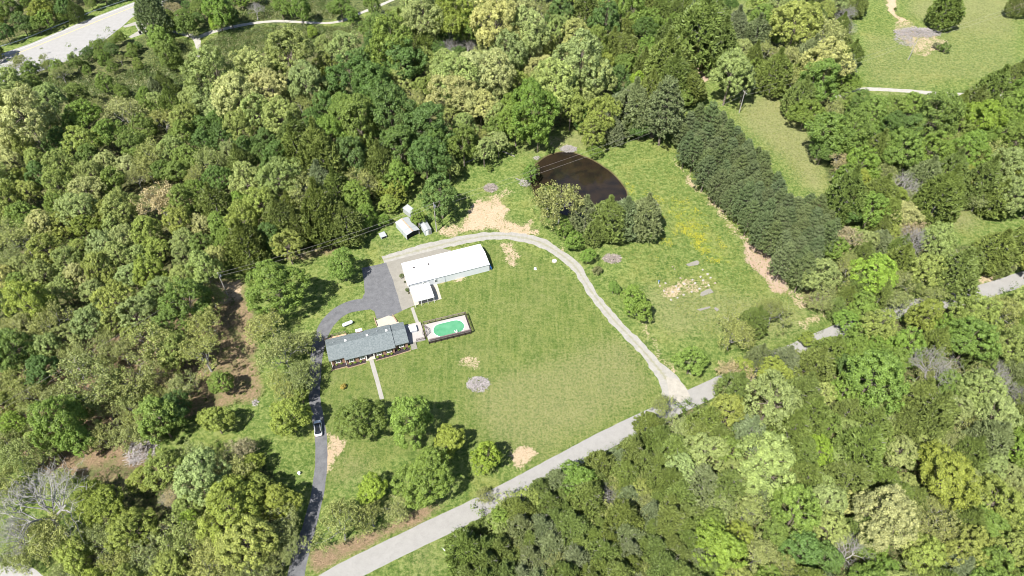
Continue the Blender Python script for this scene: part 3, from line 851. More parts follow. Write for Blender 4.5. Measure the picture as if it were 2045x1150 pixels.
m.add(vs+[(x+.06, y, z) for x, y, z in vs], [(j*nn+i, j*nn+i+1, (j+1)*nn+i+1, (j+1)*nn+i) for j in range(4) for i in range(nn-1)]+[(35+j*nn+i+nn, 35+j*nn+i+nn+1, 35+j*nn+i+1, 35+j*nn+i) for j in range(4) for i in range(nn-1)])
m.build('tarp_sheet', 'blue', tp, smooth=True)

# ------------------------------------------------------------------ sheds
def frame3(a_, b_, d_):
    """front-left, front-right, depth vector (world xy) -> local frame empty args"""
    ang = math.atan2(b_[1]-a_[1], b_[0]-a_[0])
    L_ = math.hypot(b_[0]-a_[0], b_[1]-a_[1])
    c, s = math.cos(ang), math.sin(ang)
    dv = (d_[0]*c+d_[1]*s, -d_[0]*s+d_[1]*c)
    return (float(a_[0]), float(a_[1]), 0), ang, L_, dv
# open-front metal shed
a0, b0 = G(812, 470, 2.1), G(838, 458, 2.1); d0 = G(791, 443, 2.1)-a0
o_, an, L1, dv = frame3(a0, b0, d0)
s1 = empty('open_shed', o_, an, 'low weathered grey metal shed with dark open front near the utility pole', 'shed')
D1 = dv[1]
print('shed1', L1, dv)
for x0, x1 in ((0, L1/2), (L1/2, L1)):
    z0, z1 = (2.1, 2.6) if x0 == 0 else (2.6, 2.1)
    MB().hull([(x0, 0, z0), (x1, 0, z1), (x1, 0, z1-.06), (x0, 0, z0-.06)], [(x0, D1, z0), (x1, D1, z1), (x1, D1, z1-.06), (x0, D1, z0-.06)]).build('roof', 'grey_metal', s1)
MB().box(L1/2-.2, L1/2+.2, .02, D1-.02, 2.6, 2.64).build('ridge_cap', simple('rusty_ridge', (.42, .31, .22), .2, 2), s1)
MB().box(.1, .16, .15, D1-.1, 0, 2.02).box(L1-.16, L1-.1, .15, D1-.1, 0, 2.02).box(.16, L1-.16, D1-.16, D1-.1, 0, 2.02).build('wall', 'shed_wall', s1)
MB().box(.2, L1-.2, .6, .64, 0, 1.9).build('interior_shade', 'dark', s1)  # near-black sheet standing in for the shade inside the open front
for x in (.12, L1-.12): MB().box(x-.06, x+.06, .02, .14, 0, 2.04).build('post', 'darkwood', s1)
# small garden shed with door
a0, b0 = G(849.5, 471), G(862, 467); d0 = G(845, 434, 2.2)-G(860.5, 455, 2.2)
o_, an, L1, dv = frame3(a0, b0, d0)
D1 = dv[1]; print('shed2', L1, dv)
s2 = empty('garden_shed', o_, an, 'small grey shed with pale door facing the gravel drive beside the utility pole', 'shed')
MB().box(0, L1, 0, D1, 0, 2.1).build('wall', 'shed_wall', s2)
for x0, x1, z0, z1 in ((-.1, L1/2, 2.12, 2.5), (L1/2, L1+.1, 2.5, 2.12)):
    MB().hull([(x0, -.12, z0), (x1, -.12, z1), (x1, -.12, z1-.06), (x0, -.12, z0-.06)], [(x0, D1+.1, z0), (x1, D1+.1, z1), (x1, D1+.1, z1-.06), (x0, D1+.1, z0-.06)]).build('roof', 'grey_metal', s2)
MB().hull([(0.02, .01, 2.09), (L1-.02, .01, 2.09), (L1/2, .01, 2.43)], [(0.02, .1, 2.09), (L1-.02, .1, 2.09), (L1/2, .1, 2.43)]).build('gable_wall', 'shed_wall', s2)
dr = MB().box(L1*.12, L1*.5, -.04, -.003, .05, 1.9).build('door', 'white', s2)
MB().box(L1*.44, L1*.47, -.08, -.043, .9, 1.05).build('handle', 'dark', dr)
MB().box(L1*.62, L1*.9, -.03, -.003, .2, 1.8).build('side_panel', 'concrete', s2)
# shed behind the tree
a0, b0 = G(819, 426, 2.0), G(829, 420, 2.0); d0 = G(810, 411, 2.0)-a0
o_, an, L1, dv = frame3(a0, b0, d0)
D1 = dv[1]; print('shed3', L1, dv)
s3 = empty('storage_shed', o_, an, 'small pale rusting metal shed half hidden under the dark green tree', 'shed')
MB().box(0, L1, 0, D1, 0, 1.9).build('wall', 'grey_metal', s3)
MB().hull([(-.1, -.1, 1.92), (L1+.1, -.1, 2.15), (L1+.1, -.1, 2.1), (-.1, -.1, 1.87)], [(-.1, D1+.1, 1.92), (L1+.1, D1+.1, 2.15), (L1+.1, D1+.1, 2.1), (-.1, D1+.1, 1.87)]).build('roof', 'grey_metal', s3)
# well house
a0, b0 = G(761, 474, .9), G(772, 470, .9); d0 = G(755, 467, .9)-a0
o_, an, L1, dv = frame3(a0, b0, d0)
D1 = dv[1]; print('well', L1, dv)
s4 = empty('well_house', o_, an, 'tiny grey box with pale slanted lid alone in the grass beyond the lot', 'well house')
MB().box(.05, L1-.05, .05, D1-.05, 0, .8).build('box_wall', 'steel', s4)
MB().box(.25, L1-.25, 0.0, .047, .1, .65).build('door', 'dark', s4)
MB().hull([(-.05, -.08, .82), (L1+.05, -.08, .82), (L1+.05, -.08, .88), (-.05, -.08, .88)], [(-.05, D1+.05, .98), (L1+.05, D1+.05, .98), (L1+.05, D1+.05, 1.04), (-.05, D1+.05, 1.04)]).build('lid', 'grey_metal', s4)
# ------------------------------------------------------------------ propane tank
g1, g2 = G(684, 650, .7), G(704, 642, .7)
pr = empty('propane_tank', ((g1[0]+g2[0])/2, (g1[1]+g2[1])/2, 0), math.atan2(g2[1]-g1[1], g2[0]-g1[0]), 'white horizontal propane tank lying in the grass inside the driveway curve', 'propane tank')
MB().lathe([(.02, -1.55), (.25, -1.5), (.42, -1.35), (.5, -1.1), (.5, 1.1), (.42, 1.35), (.25, 1.5), (.02, 1.55)], 16, (0, 0, .72), 'X').build('tank_body', 'tank', pr, smooth=True)
MB().lathe([(.18, 0), (.18, .14), (.1, .2), (.02, .22)], 12, (0, 0, 1.2)).build('valve_dome', 'offwhite', pr)
for x in (-.9, .9): MB().box(x-.08, x+.08, -.35, .35, 0, .3).build('foot', 'concrete', pr)

# ------------------------------------------------------------------ car
def car():
    g1, g2 = G(637.5, 874, 0), G(635, 841, 0)
    c = empty('parked_car', ((g1[0]+g2[0])/2, (g1[1]+g2[1])/2, .012), math.atan2(g2[1]-g1[1], g2[0]-g1[0]), 'white hatchback with dark roof and glass parked on the asphalt driveway in tree shade', 'car')
    L_, w = 4.5, .92
    st_ = [(-2.25, .72, .45, .75), (-2.15, .86, .30, .95), (-1.6, .92, .25, 1.0), (0, .92, .22, 1.0), (1.2, .92, .25, .98), (1.8, .88, .28, .88), (2.12, .78, .32, .78), (2.25, .60, .42, .68)]
    m = MB(); rings = []
    for x, hw, z0, z1 in st_:
        rings.append([(x, -hw*.92, z0), (x, -hw, z0+.15), (x, -hw, z1-.14), (x, -hw*.86, z1), (x, hw*.86, z1), (x, hw, z1-.14), (x, hw, z0+.15), (x, hw*.92, z0)])
    n = 8
    m.add([p for r in rings for p in r], [(k*n+i, k*n+(i+1) % n, (k+1)*n+(i+1) % n, (k+1)*n+i) for k in range(len(rings)-1) for i in range(n)]+[tuple(range(n-1, -1, -1)), tuple((len(rings)-1)*n+i for i in range(n))])
    m.build('body', 'carpaint', c)
    m = MB(); lo = [(-1.95, .72, .98), (-1.3, .84, 1.0), (0, .85, 1.0), (1.0, .82, .985), (1.25, .74, .975)]
    hi = [(-1.5, .6, 1.40), (-1.1, .66, 1.47), (-.2, .68, 1.5), (.35, .66, 1.46), (.55, .6, 1.42)]
    ringa = [(x, -y, z) for x, y, z in lo]+[(x, y, z) for x, y, z in lo[::-1]]
    ringb = [(x, -y, z) for x, y, z in hi]+[(x, y, z) for x, y, z in hi[::-1]]
    MB().hull(ringa, ringb).build('glasshouse', 'carglass', c)
    MB().box(-1.45, .4, -.66, -.6, 1.49, 1.53).box(-1.45, .4, .6, .66, 1.49, 1.53).build('roof_rail', 'carpaint', c)
    for sx in (-1.4, 1.4):
        for sy in (-.93, .93):
            wh = MB().lathe([(.2, -.11), (.33, -.11), (.33, .11), (.2, .11)], 16, (sx, sy*.9, .33), 'Y').build('wheel', 'rubber', c)
            MB().lathe([(.19, -.125), (.19, .125)], 10, (sx, sy*.9, .33), 'Y').build('rim', 'steel', wh)
    for s in (-1, 1):
        MB().box(2.02, 2.2, s*.62-.14, s*.62+.14, .6, .72).build('headlight', 'offwhite', c)
        MB().box(-2.27, -2.14, s*.68-.1, s*.68+.1, .68, .84).build('tail_light', 'redlight', c)
        MB().box(.75, .9, s*.98-.09, s*.98+.09, .95, 1.08).build('mirror', 'carpaint', c)
    return c
car()

# ------------------------------------------------------------------ utility poles and wires
POLES = {}
def pole(key, base, h, az, label, transformer=False, arm=True):
    g = G(*base)
    p = empty('utility_pole', (g[0], g[1], 0), math.radians(az), label, 'utility pole')
    MB().tube((0, 0, 0), (0, 0, h), .17, .12, 8).build('shaft', 'pole', p)
    if arm:
        ar = MB().box(-1.1, 1.1, -.18, -.07, h-.75, h-.63).build('crossarm', 'pole', p)
        for x in (-1., 0, 1.):
            MB().lathe([(.05, 0), (.08, .08), (.04, .2)], 8, (x, -.12, h-.63)).build('insulator', 'offwhite', ar)
    if transformer:
        MB().lathe([(.2, 0), (.26, .05), (.26, .75), (.18, .85), (.05, .88)], 12, (.4, 0, h-2.0)).build('transformer', 'steel', p)
    POLES[key] = (g[0], g[1], h)
    return p
pole('a', (872.2, 462.3), 11.8, 60, 'tall grey utility pole with transformer next to the small sheds', True, False)
pole('b', (1476, 225), 9.3, 110, 'utility pole with crossarm at the head of the dry field by the pines')
pole('c', (1813.5, 119.8), 10.2, 110, 'leaning pale utility pole beside the big brush mound in the far field', False, False)
pole('d', (455, 590), 9.5, 60, 'thin utility pole among the trees of the woods west of the lone yard tree', True, False)
POLES['e'] = (-142., 70., 10.); POLES['f'] = (262., 318., 10.)
def wire(k1, k2, dz, dx, sag, label):
    a_, b_ = Vector(POLES[k1]), Vector(POLES[k2])
    side = (b_-a_).cross(Vector((0, 0, 1))).normalized()*dx
    a_ = a_+side-Vector((0, 0, dz)); b_ = b_+side-Vector((0, 0, dz))
    m = MB(); N = 24
    pts = [a_.lerp(b_, i/N)-Vector((0, 0, sag*4*(i/N)*(1-i/N))) for i in range(N+1)]
    for p, q in zip(pts, pts[1:]): m.tube(p, q, .02, n=4)
    tag(m.build('power_wire', 'pole'), label, 'wire', 'overhead wires')
for k1, k2, t in (('a', 'b', 'spanning the pond'), ('b', 'c', 'from the pine row pole to the far field pole'), ('a', 'd', 'over the wood edge behind the lone yard tree'), ('c', 'f', 'leaving the far field pole over the mown field'), ('d', 'e', 'dropping through the woods from the thin pole')):
    wire(k1, k2, .15, 0, 1.5, 'upper thin overhead wire '+t)
    wire(k1, k2, 1.6, .3, 1.9, 'lower thicker overhead wire '+t)

# ------------------------------------------------------------------ guardrail, bin
gp = path([(-40, 108), (0, 96), (47, 81), (120, 52), (190, 24), (260, 0), (310, -18)], 1.9)
gr = empty('guardrail', (gp[0][0], gp[0][1], 0), 0, 'long grey steel guardrail along the far edge of the highway', 'guardrail')
rel = gp-gp[0]
m = MB()
for p, q in zip(rel, rel[1:]):
    for z, dd in ((.48, 0), (.60, .05), (.72, 0)):
        m.hull([(p[0], p[1]-dd, z), (p[0], p[1]-dd+.05, z), (p[0], p[1]-dd+.05, z+.13), (p[0], p[1]-dd, z+.13)], [(q[0], q[1]-dd, z), (q[0], q[1]-dd+.05, z), (q[0], q[1]-dd+.05, z+.13), (q[0], q[1]-dd, z+.13)])
m.build('beam', 'steel', gr)
for p in rel[::1][:98]:
    MB().box(p[0]-.07, p[0]+.07, p[1]+.08, p[1]+.26, 0, .8).build('post', 'pole', gr)
g = G(281, 68)
tb = empty('trash_bin', (g[0], g[1], .016), .4, 'small black trash bin on the paved spur below the highway', 'trash bin')
MB().hull([(-.35, -.35, 0), (.35, -.35, 0), (.35, .35, 0), (-.35, .35, 0)], [(-.45, -.45, 1.1), (.45, -.45, 1.1), (.45, .45, 1.1), (-.45, .45, 1.1)]).build('bin_body', 'dark', tb)
MB().box(-.5, .5, -.5, .5, 1.103, 1.2).build('lid', 'rubber', tb)

# ------------------------------------------------------------------ small ground things
def blob(m, x, y, z, rx_, ry_, rz_, seed):
    r = random.Random(seed); n, k = 8, 5
    vs = []
    for j in range(k):
        ph = math.pi*j/(k-1)
        for i in range(n):
            t = 2*math.pi*i/n
            f = .78+.44*r.random()
            vs.append((x+rx_*math.sin(ph)*math.cos(t)*f, y+ry_*math.sin(ph)*math.sin(t)*f, z+rz_*math.cos(ph)*(.85+.3*r.random())))
    m.add(vs, [(j*n+i, (j+1)*n+i, (j+1)*n+(i+1) % n, j*n+(i+1) % n) for j in range(k-1) for i in range(n)])
ROCKS = [(1413, 548, 3.6), (1399, 553, 3.3), (1404, 560, 3.2), (1419, 555, 3), (1428, 566, 2.8), (1415, 570, 3.4), (1397, 577, 3.4), (1388, 566, 3.8), (1381, 583, 3.4), (1365, 589, 3.6), (1366, 567, 4.2), (1355, 578, 3.8), (1350, 572, 3), (1343, 583, 3.8), (1340, 599, 3.2), (1329, 566, 3), (1326, 581, 3), (1331, 588, 2.6), (1318, 571, 2.8), (1359, 556, 2.8), (1403, 539, 3), (1343, 533, 2.), (1347, 538, 1.8), (1353, 595, 3.4), (1383, 559, 3), (1375, 573, 2.6)]
rk_lm = ['topmost', 'upper', 'middle', 'lower']
for i, (x, y, r) in enumerate(ROCKS):
    g = G(x, y); s = .82*r/ppm(x, y)
    m = MB(); blob(m, 0, 0, .1, s, s*.8, .28, i)
    o = m.build('limestone_rock', 'rock' if r > 2.9 else 'soilrock', None, (g[0], g[1], 0), random.random()*3)
    row = sorted(ROCKS, key=lambda q: math.hypot(q[0]-1317, q[1]-563)).index((x, y, r))+1
    words_ = ['first', 'second', 'third', 'fourth', 'fifth', 'sixth', 'seventh', 'eighth', 'ninth', 'tenth', 'eleventh', 'twelfth', 'thirteenth', 'fourteenth', 'fifteenth', 'sixteenth', 'seventeenth', 'eighteenth', 'nineteenth', 'twentieth', 'twenty-first', 'twenty-second', 'twenty-third', 'twenty-fourth', 'twenty-fifth', 'twenty-sixth']
    tag(o, ('%s %s rock in the meadow rock field, %s out from the blue standpipe' % ('big' if r > 3.5 else 'mid-sized' if r > 2.9 else 'small', 'white' if r > 2.9 else 'stained', words_[row-1])), 'rock', 'limestone rocks scattered in the meadow')
g = G(1315, 566)
spn = empty('standpipe', (g[0], g[1], 0), 0, 'small blue-grey standpipe in the meadow beside the white rocks', 'standpipe')
MB().tube((0, 0, 0), (0, 0, 1.0), .14, .12, 8).build('pipe', 'steel', spn)
MB().box(-.2, .2, -.1, .1, 1.0, 1.2).build('spout', 'blue', spn)
def slab(px, label, mat='conc_light'):
    q = [G(*p) for p in px]; c = sum(q)/len(q)
    m = MB(); m.prism([(p[0]-c[0], p[1]-c[1]) for p in q][::1], 0.0, .12)
    tag(m.build('stone_slab', 'concrete', None, (c[0], c[1], .0)), label, 'stone slab', 'old foundation slabs in the meadow')
slab([(1398, 590), (1400, 584), (1418, 576), (1425, 584), (1410, 589), (1402, 592)], 'broken grey stone slab at the lower corner of the meadow rocks', 'walk')
slab([(1370, 528), (1392, 520), (1397, 524), (1394, 529), (1376, 532)], 'flat pale stone slab above the meadow rocks', 'walk')
slab([(1392, 618), (1417, 612), (1419, 615), (1398, 621)], 'thin white stone slab below the meadow rocks')
slab([(1428, 613), (1436, 618), (1432, 622), (1426, 617)], 'short white stone slab at the far end of the thin slab')
g = G(1107, 522)
wl = empty('well_cover', (g[0], g[1], 0), 0, 'round white well cover in the lawn inside the gravel bend', 'well cover')
MB().lathe([(.75, 0), (.75, .3)], 18).build('ring', 'conc_light', wl)
MB().lathe([(.6, .303), (.58, .36)], 18).build('lid', 'white', wl)
g = G(1069, 537)
fl = empty('bucket', (g[0], g[1], 0), 0, 'overturned pale blue bucket on the lawn beyond the barn end', 'bucket')
MB().lathe([(.42, 0), (.3, .5)], 12).build('bucket_body', 'tank', fl)
MB().lathe([(.45, 0.), (.45, .05)], 12, (0.02, 0, 0)).build('bucket_rim', 'white', fl)
g = G(886, 1097)
mb_ = empty('fallen_post', (g[0], g[1], 0), 2.3, 'white fallen post with a box lying in the dry verge below the road', 'fallen post')
MB().box(-1., .6, -.06, .06, .02, .14).build('post', 'white', mb_)
MB().hull([(-1.3, -.2, 0), (-.9, -.2, 0), (-.9, .2, 0), (-1.3, .2, 0)], [(-1.25, -.15, .3), (-.95, -.15, .3), (-.95, .15, .3), (-1.25, .15, .3)]).build('box', 'white', mb_)
g = G(598, 947)
bb = empty('bird_bath', (g[0], g[1], 0), 0, 'small white bird bath in the grass west of the driveway', 'bird bath')
MB().lathe([(.22, 0), (.1, .15), (.09, .6), (.34, .7), (.36, .78), (.05, .74)], 12).build('basin', 'white', bb)
g = G(1967, 540)
ut = empty('utility_box', (g[0], g[1], 0), .3, 'white utility box on the dirt shoulder of the far road', 'utility box')
MB().box(-.7, .7, -.5, .5, 0, .9).build('cabinet', 'white', ut)
MB().box(-.6, .6, -.52, -.503, .1, .8).build('door', 'offwhite', ut)
def log(p, q, r, label):
    a_, b_ = G(*p), G(*q)
    m = MB(); c = (a_+b_)/2; d = (b_-a_)/2
    m.tube((-d[0], -d[1], r), (d[0], d[1], r*.8), r, r*.7, 7).tube((d[0]*.3, d[1]*.3, r), (d[0]*.3+.6, d[1]*.3+.9, r+.5), r*.4, r*.2, 5)
    tag(m.build('fallen_log', 'palebark', None, (c[0], c[1], 0)), label, 'log')
log((1004, 303), (1028, 313), .22, 'pale fallen log on the grass at the wood edge beyond the pond')
log((1030, 357), (1046, 363), .2, 'curved pale log near the stump heap at the pond bank')
log((930, 325), (962, 312), .16, 'thin fallen trunk under the trees above the clearing')
log((1372, 742), (1380, 748), .1, 'short stick by the small round tree at the road junction')
g = G(1140, 305)

# stick mounds
def mound(px, rx_, ry_, n, h, mat, label, seed, ln=1.6):
    g = G(*px); k = ppm(*px)
    r = random.Random(seed); m = MB()
    RX, RY = rx_/k, ry_/k/.78
    for i in range(n):
        t = r.random()*6.283; q = math.sqrt(r.random())*.9
        x, y = q*RX*math.cos(t), q*RY*math.sin(t)
        z = h*(1-q*q)*r.random()+.08
        a_ = r.random()*3.14; l = ln*(.3+.7*r.random())
        up = (r.random()-.45)*.5
        m.tube((x-math.cos(a_)*l/2, y-math.sin(a_)*l/2, max(.04, z-up*l/2)), (x+math.cos(a_)*l/2, y+math.sin(a_)*l/2, max(.04, z+up*l/2)), .025+.045*r.random(), n=4)
    o = m.build('brushwood', mat, None, (g[0], g[1], 0))
    tag(o, label, 'brushwood')
mound((955, 768), 24, 15, 420, 1.1, 'stick_grey', 'pale round mound of cut branches alone on the front lawn', 1, 1.5)
mound((980, 376), 15, 11, 260, .8, 'stick', 'brown mound of cut branches in the clearing above the bare soil', 2)
mound((1222, 517), 20, 11, 300, .9, 'stick', 'rusty brown mound of branches in the meadow east of the gravel drive', 3)
mound((1135, 298), 18, 9, 260, .8, 'stick_grey', 'grey mound of branches on the far bank of the pond', 4)
mound((283, 898), 30, 30, 300, .9, 'stick_grey', 'loose pale mound of branches beside the clearing in the lower woods', 5, 3.)
mound((1832, 66), 50, 16, 620, 1.6, 'stick_grey', 'long large mound of grey branches in the far mown field', 6, 3.2)
mound((1806, 80), 22, 22, 240, .7, 'stick_grey', 'thin flat grey litter of branches below the long mound', 7, 2.)
mound((1048, 366), 12, 10, 90, .7, 'stick_grey', 'heap of pale stumps and sticks at the near edge of the pond', 8, 1.4)
mound((540, 812), 0.1, .1, 1, .1, 'stick', 'single grey stick on the grass near the driveway', 9)
mound((1072, 316), 8, 5, 60, .5, 'rock', 'small scatter of white broken wood at the pond head', 10, .9)
mound((510, 805), 7, 6, 40, .3, 'stick_grey', 'small scatter of grey sticks on grass under the driveway trees', 11, 1.2)
mound((305, 47), 12, 6, 60, .5, 'stick', 'small heap of fallen branches by the paved spur', 12, 2.)

# ------------------------------------------------------------------ trees
def unit(n, r):
    v = r.normal(size=(n, 3)); return v/np.linalg.norm(v, axis=1)[:, None]
def quads(P, Nn, a_, b_, r, T=None):
    """leaf quads at P with normals Nn; half sizes a,b"""
    if T is None: T = unit(len(P), r)
    T = T-(T*Nn).sum(1)[:, None]*Nn; T /= np.linalg.norm(T, axis=1)[:, None]+1e-9
    B = np.cross(Nn, T)
    a_ = np.broadcast_to(a_, len(P))[:, None]; b_ = np.broadcast_to(b_, len(P))[:, None]
    V_ = np.stack([P+T*a_, P+B*b_, P-T*a_*.9, P-B*b_], 1)
    return V_.reshape(-1, 3)
def mk_foliage(name, V_, tint, mat):
    F_ = np.arange(len(V_)).reshape(-1, 4)
    return mesh_np(name, V_, F_, {'tint': ('FACE', np.clip(tint, 0, 1))}, [M[mat]])
def nrm(v): return v/(np.linalg.norm(v, axis=-1)[..., None]+1e-9)
def lobed(r, R, RZ, zc, nl, npf, rp, nleaf, size, low=-.45, spread=.52, lr=(.36, .56), tv=.5):
    d = unit(nl*4, r); d = d[d[:, 2] > low][:nl]
    d[0] = (0, 0, 1)
    lc = d*np.array([R, R, RZ])*(spread+.12*r.rand(len(d))[:, None])
    lrr = R*(lr[0]+(lr[1]-lr[0])*r.rand(len(d)))
    lc = np.vstack([lc, [[0, 0, 0]]]); lrr = np.r_[lrr, R*.55]
    P_ = []
    while len(P_) < npf:
        k = r.randint(len(lc)); u = unit(1, r)[0]
        if u[2] < -.6: continue
        p = lc[k]+u*lrr[k]*(.85+.25*r.rand())*np.array([1, 1, RZ/R*.95])
        ins = (np.linalg.norm((lc-p), axis=1) < lrr*.72)
        if ins.any(): continue
        P_.append(p)
    P_ = np.array(P_)
    rpu = rp*(.6+.75*r.rand(npf))
    tp_ = r.rand(npf)
    idx_ = np.repeat(np.arange(npf), nleaf)
    u = unit(len(idx_), r)
    out = nrm(P_[idx_]+1e-6)
    u = nrm(u+out*.45+np.array([0, 0, .35]))
    pos = P_[idx_]+u*rpu[idx_][:, None]*(.55+.5*r.rand(len(idx_))[:, None])
    nn_ = nrm(u*.9+unit(len(idx_), r)*.55+np.array([0, 0, .2]))
    s = size*(.7+.6*r.rand(len(idx_)))
    V_ = quads(pos+np.array([0, 0, zc]), nn_, s, s*.72, r)
    tint = tv*tp_[idx_]+(1-tv)*r.rand(len(idx_))
    return V_, tint, lc+np.array([0, 0, zc])
def limbs(r, h, targets, r0=.22, z0=.35, sub=0):
    m = MB(); m.tube((0, 0, -.1), (0, 0, h*z0), r0*1.25, r0, 7)
    top = Vector((.15, .1, h*.72)); m.tube((0, 0, h*z0), top, r0, r0*.45, 6)
    for t in targets:
        t = Vector(t); b_ = Vector((0, 0, h*z0)).lerp(top, r.rand()*.9)
        mid = b_.lerp(t, .55)+Vector(r.normal(size=3)*.25)
        m.tube(b_, mid, r0*.5, r0*.3, 5).tube(mid, t, r0*.3, r0*.12, 5)
        for _ in range(sub):
            q = t+Vector(r.normal(size=3)*.9)
            m.tube(mid.lerp(t, r.rand()), q, r0*.18, r0*.07, 4)
    return m
def branches(r, h, R, depth=5, r0=.24, nb=3, up=.35, first=.28):
    m = MB(); tips = []
    def rec(p, d, l, rad, k):
        q = p+d*l
        bend = Vector(r.normal(size=3)*.12*l)
        mid = p.lerp(q, .5)+bend*.5
        ns = 7 if k == 0 else (5 if k < 3 else 3)
        m.tube(p, mid, rad, rad*.82, ns).tube(mid, q, rad*.82, rad*.62, ns)
        if k >= depth: tips.append(q); return
        for i in range(nb + (1 if k < 2 else 0)):
            a_ = 6.283*(i+r.rand()*.7)/(nb)
            sp = .45+.45*r.rand()
            u = d.orthogonal().normalized(); w = d.cross(u)
            nd = (d*(1-sp*.45)+(u*math.cos(a_)+w*math.sin(a_))*sp+Vector((0, 0, up*.35))).normalized()
            rec(q if r.rand() < .6 else mid.lerp(q, .5), nd, l*(.62+.2*r.rand()), rad*.55, k+1)
    rec(Vector((0, 0, -.1)), Vector((.06, .04, 1)).normalized(), h*first, r0, 0)
    return m, tips

PROTO = {}
def proto(kind, R, zc, leaf, bark, barkmat='bark', mat='leaf', fname='foliage'):
    fol = mk_foliage(kind+'_foliage', leaf[0], leaf[1], mat) if leaf is not None else None
    tm = bpy.data.meshes.new(kind+'_trunk'); tm.from_pydata(bark.v, [], bark.f); tm.materials.append(M[barkmat]); tm.update()
    PROTO.setdefault(kind, []).append((R, zc, fol, tm))
for i in range(4):       # dense broadleaf
    r = np.random.RandomState(100+i)
    V_, t_, lc = lobed(r, 5.6, 5.7, 7.6, 14, 430, .62, 56, .138, -.6, .54, (.26, .5), .4)
    proto('broad', 6.1, 7.6, (V_, t_), limbs(r, 12, lc))
for i in range(4):       # tufted oak
    r = np.random.RandomState(200+i)
    V_, t_, lc = lobed(r, 5.6, 5.6, 8.0, 17, 480, .56, 44, .136, -.6, .58, (.25, .42), .5)
    proto('oak', 6.1, 8.0, (V_, t_), limbs(r, 12.5, lc, sub=2))
for i in range(4):       # thin crown showing its branches
    r = np.random.RandomState(300+i)
    m, tips = branches(r, 12, 5, 4, .22, 3, .5)
    tp_ = np.array([tuple(t) for t in tips])
    ctr = tp_.mean(0); ex = np.percentile(np.linalg.norm(tp_[:, :2]-ctr[:2], axis=1), 92)
    k = 420
    c = tp_[r.randint(len(tp_), size=k)]+r.normal(size=(k, 3))*.55
    idx_ = np.repeat(np.arange(k), 13)
    u = unit(len(idx_), r); pos = c[idx_]+u*.5*(.3+.8*r.rand(len(idx_))[:, None])
    V_ = quads(pos, nrm(u+unit(len(u), r)*.8+np.array([0, 0, .4])), .15, .11, r)
    proto('thin', ex+.6, ctr[2], (V_, .5*r.rand(k)[idx_]+.5*r.rand(len(idx_))), m, 'greybark')
for i in range(3):       # bare
    r = np.random.RandomState(400+i)
    m, tips = branches(r, 13, 5, 5, .30, 3, .45)
    tp_ = np.array([tuple(t) for t in tips]); ctr = tp_.mean(0)
    ex = np.percentile(np.linalg.norm(tp_[:, :2]-ctr[:2], axis=1), 92)
    for t in tips[::1]:
        for _ in range(1):
            m.tube(t, t+Vector(r.normal(size=3)*.45+np.array([0, 0, .2])), .022, .008, 3)
    proto('bare', ex+.2, ctr[2], None, m, 'greybark')
for i in range(4):       # red cedar: dense feathery cone-oval
    r = np.random.RandomState(500+i)
    R_, H_ = 3.4, 8.6
    n = 1050
    h = r.rand(n)**.85; th = r.rand(n)*6.283
    prof_ = np.sin(np.clip(h*1.02+.10, 0, 1)**.75*math.pi)**.7
    lump = 1+.16*np.sin(th*3+i*2+h*5)+.10*np.sin(th*7+h*11+i)
    rad = R_*prof_*lump*(.84+.2*r.rand(n))
    c = np.stack([rad*np.cos(th), rad*np.sin(th), .5+h*H_], 1)
    out = nrm(np.stack([np.cos(th), np.sin(th), .25+1.1*h], 1))
    idx_ = np.repeat(np.arange(n), 10)
    dirs = nrm(out[idx_]*.8+unit(len(idx_), r)*.75+np.array([0, 0, .35]))
    ln = .34*(.6+.8*r.rand(len(idx_)))
    pos = c[idx_]+dirs*ln[:, None]*.7
    nn_ = nrm(np.cross(dirs, unit(len(idx_), r))+out[idx_]*.35)
    V_ = quads(pos, nn_, ln, .10, r, dirs)
    m = MB(); m.tube((0, 0, -.1), (0, 0, 7.6), .16, .04, 6)
    for _ in range(22):
        a_, z = r.rand()*6.28, 1+r.rand()*6
        m.tube((0, 0, z), (math.cos(a_)*2.2, math.sin(a_)*2.2, z+.9), .05, .02, 4)
    proto('cedar', R_*1.12, 4.6, (V_, .55*r.rand(n)[idx_]+.45*r.rand(len(idx_))), m, 'palebark', 'needle')
for i in range(3):       # pine: needle tufts on whorled boughs
    r = np.random.RandomState(600+i)
    R_, H_ = 3.4, 11.
    m = MB(); m.tube((0, 0, -.1), (0, 0, 10.5), .2, .05, 7)
    C_ = []
    for lv in range(9):
        z = 3.2+lv*.92; rr = R_*math.sin(min(1, (H_+.6-z)/7.2)*math.pi/2)*(.9+.2*r.rand())
        nbr = 8 if lv < 7 else 5
        for k in range(nbr):
            a_ = 6.283*k/nbr+lv*.7+r.rand()*.4
            tipp = np.array([rr*math.cos(a_), rr*math.sin(a_), z+.35+.2*r.rand()])
            m.tube((0, 0, z-.2), tuple(tipp), .06, .02, 4)
            for s_ in (.45, .65, .85, 1.0):
                for q in (-1, 0, 1):
                    C_.append(np.array([0, 0, z])*(1-s_)+tipp*s_+np.array([-math.sin(a_), math.cos(a_), 0])*q*.42*(1.3-s_*.5)+r.normal(size=3)*.14)
    C_.append(np.array([0, 0, 10.9]))
    C_ = np.array(C_); n = len(C_)
    idx_ = np.repeat(np.arange(n), 13)
    dirs = nrm(unit(len(idx_), r)+np.array([0, 0, .55])); ln = .27*(.7+.6*r.rand(len(idx_)))
    V_ = quads(C_[idx_]+dirs*ln[:, None]*.6, nrm(np.cross(dirs, unit(len(idx_), r))+np.array([0, 0, .4])), ln, .075, r, dirs)
    proto('pine', R_+.35, 7.0, (V_, .5*r.rand(n)[idx_]+.5*r.rand(len(idx_))), m, 'bark', 'needle')
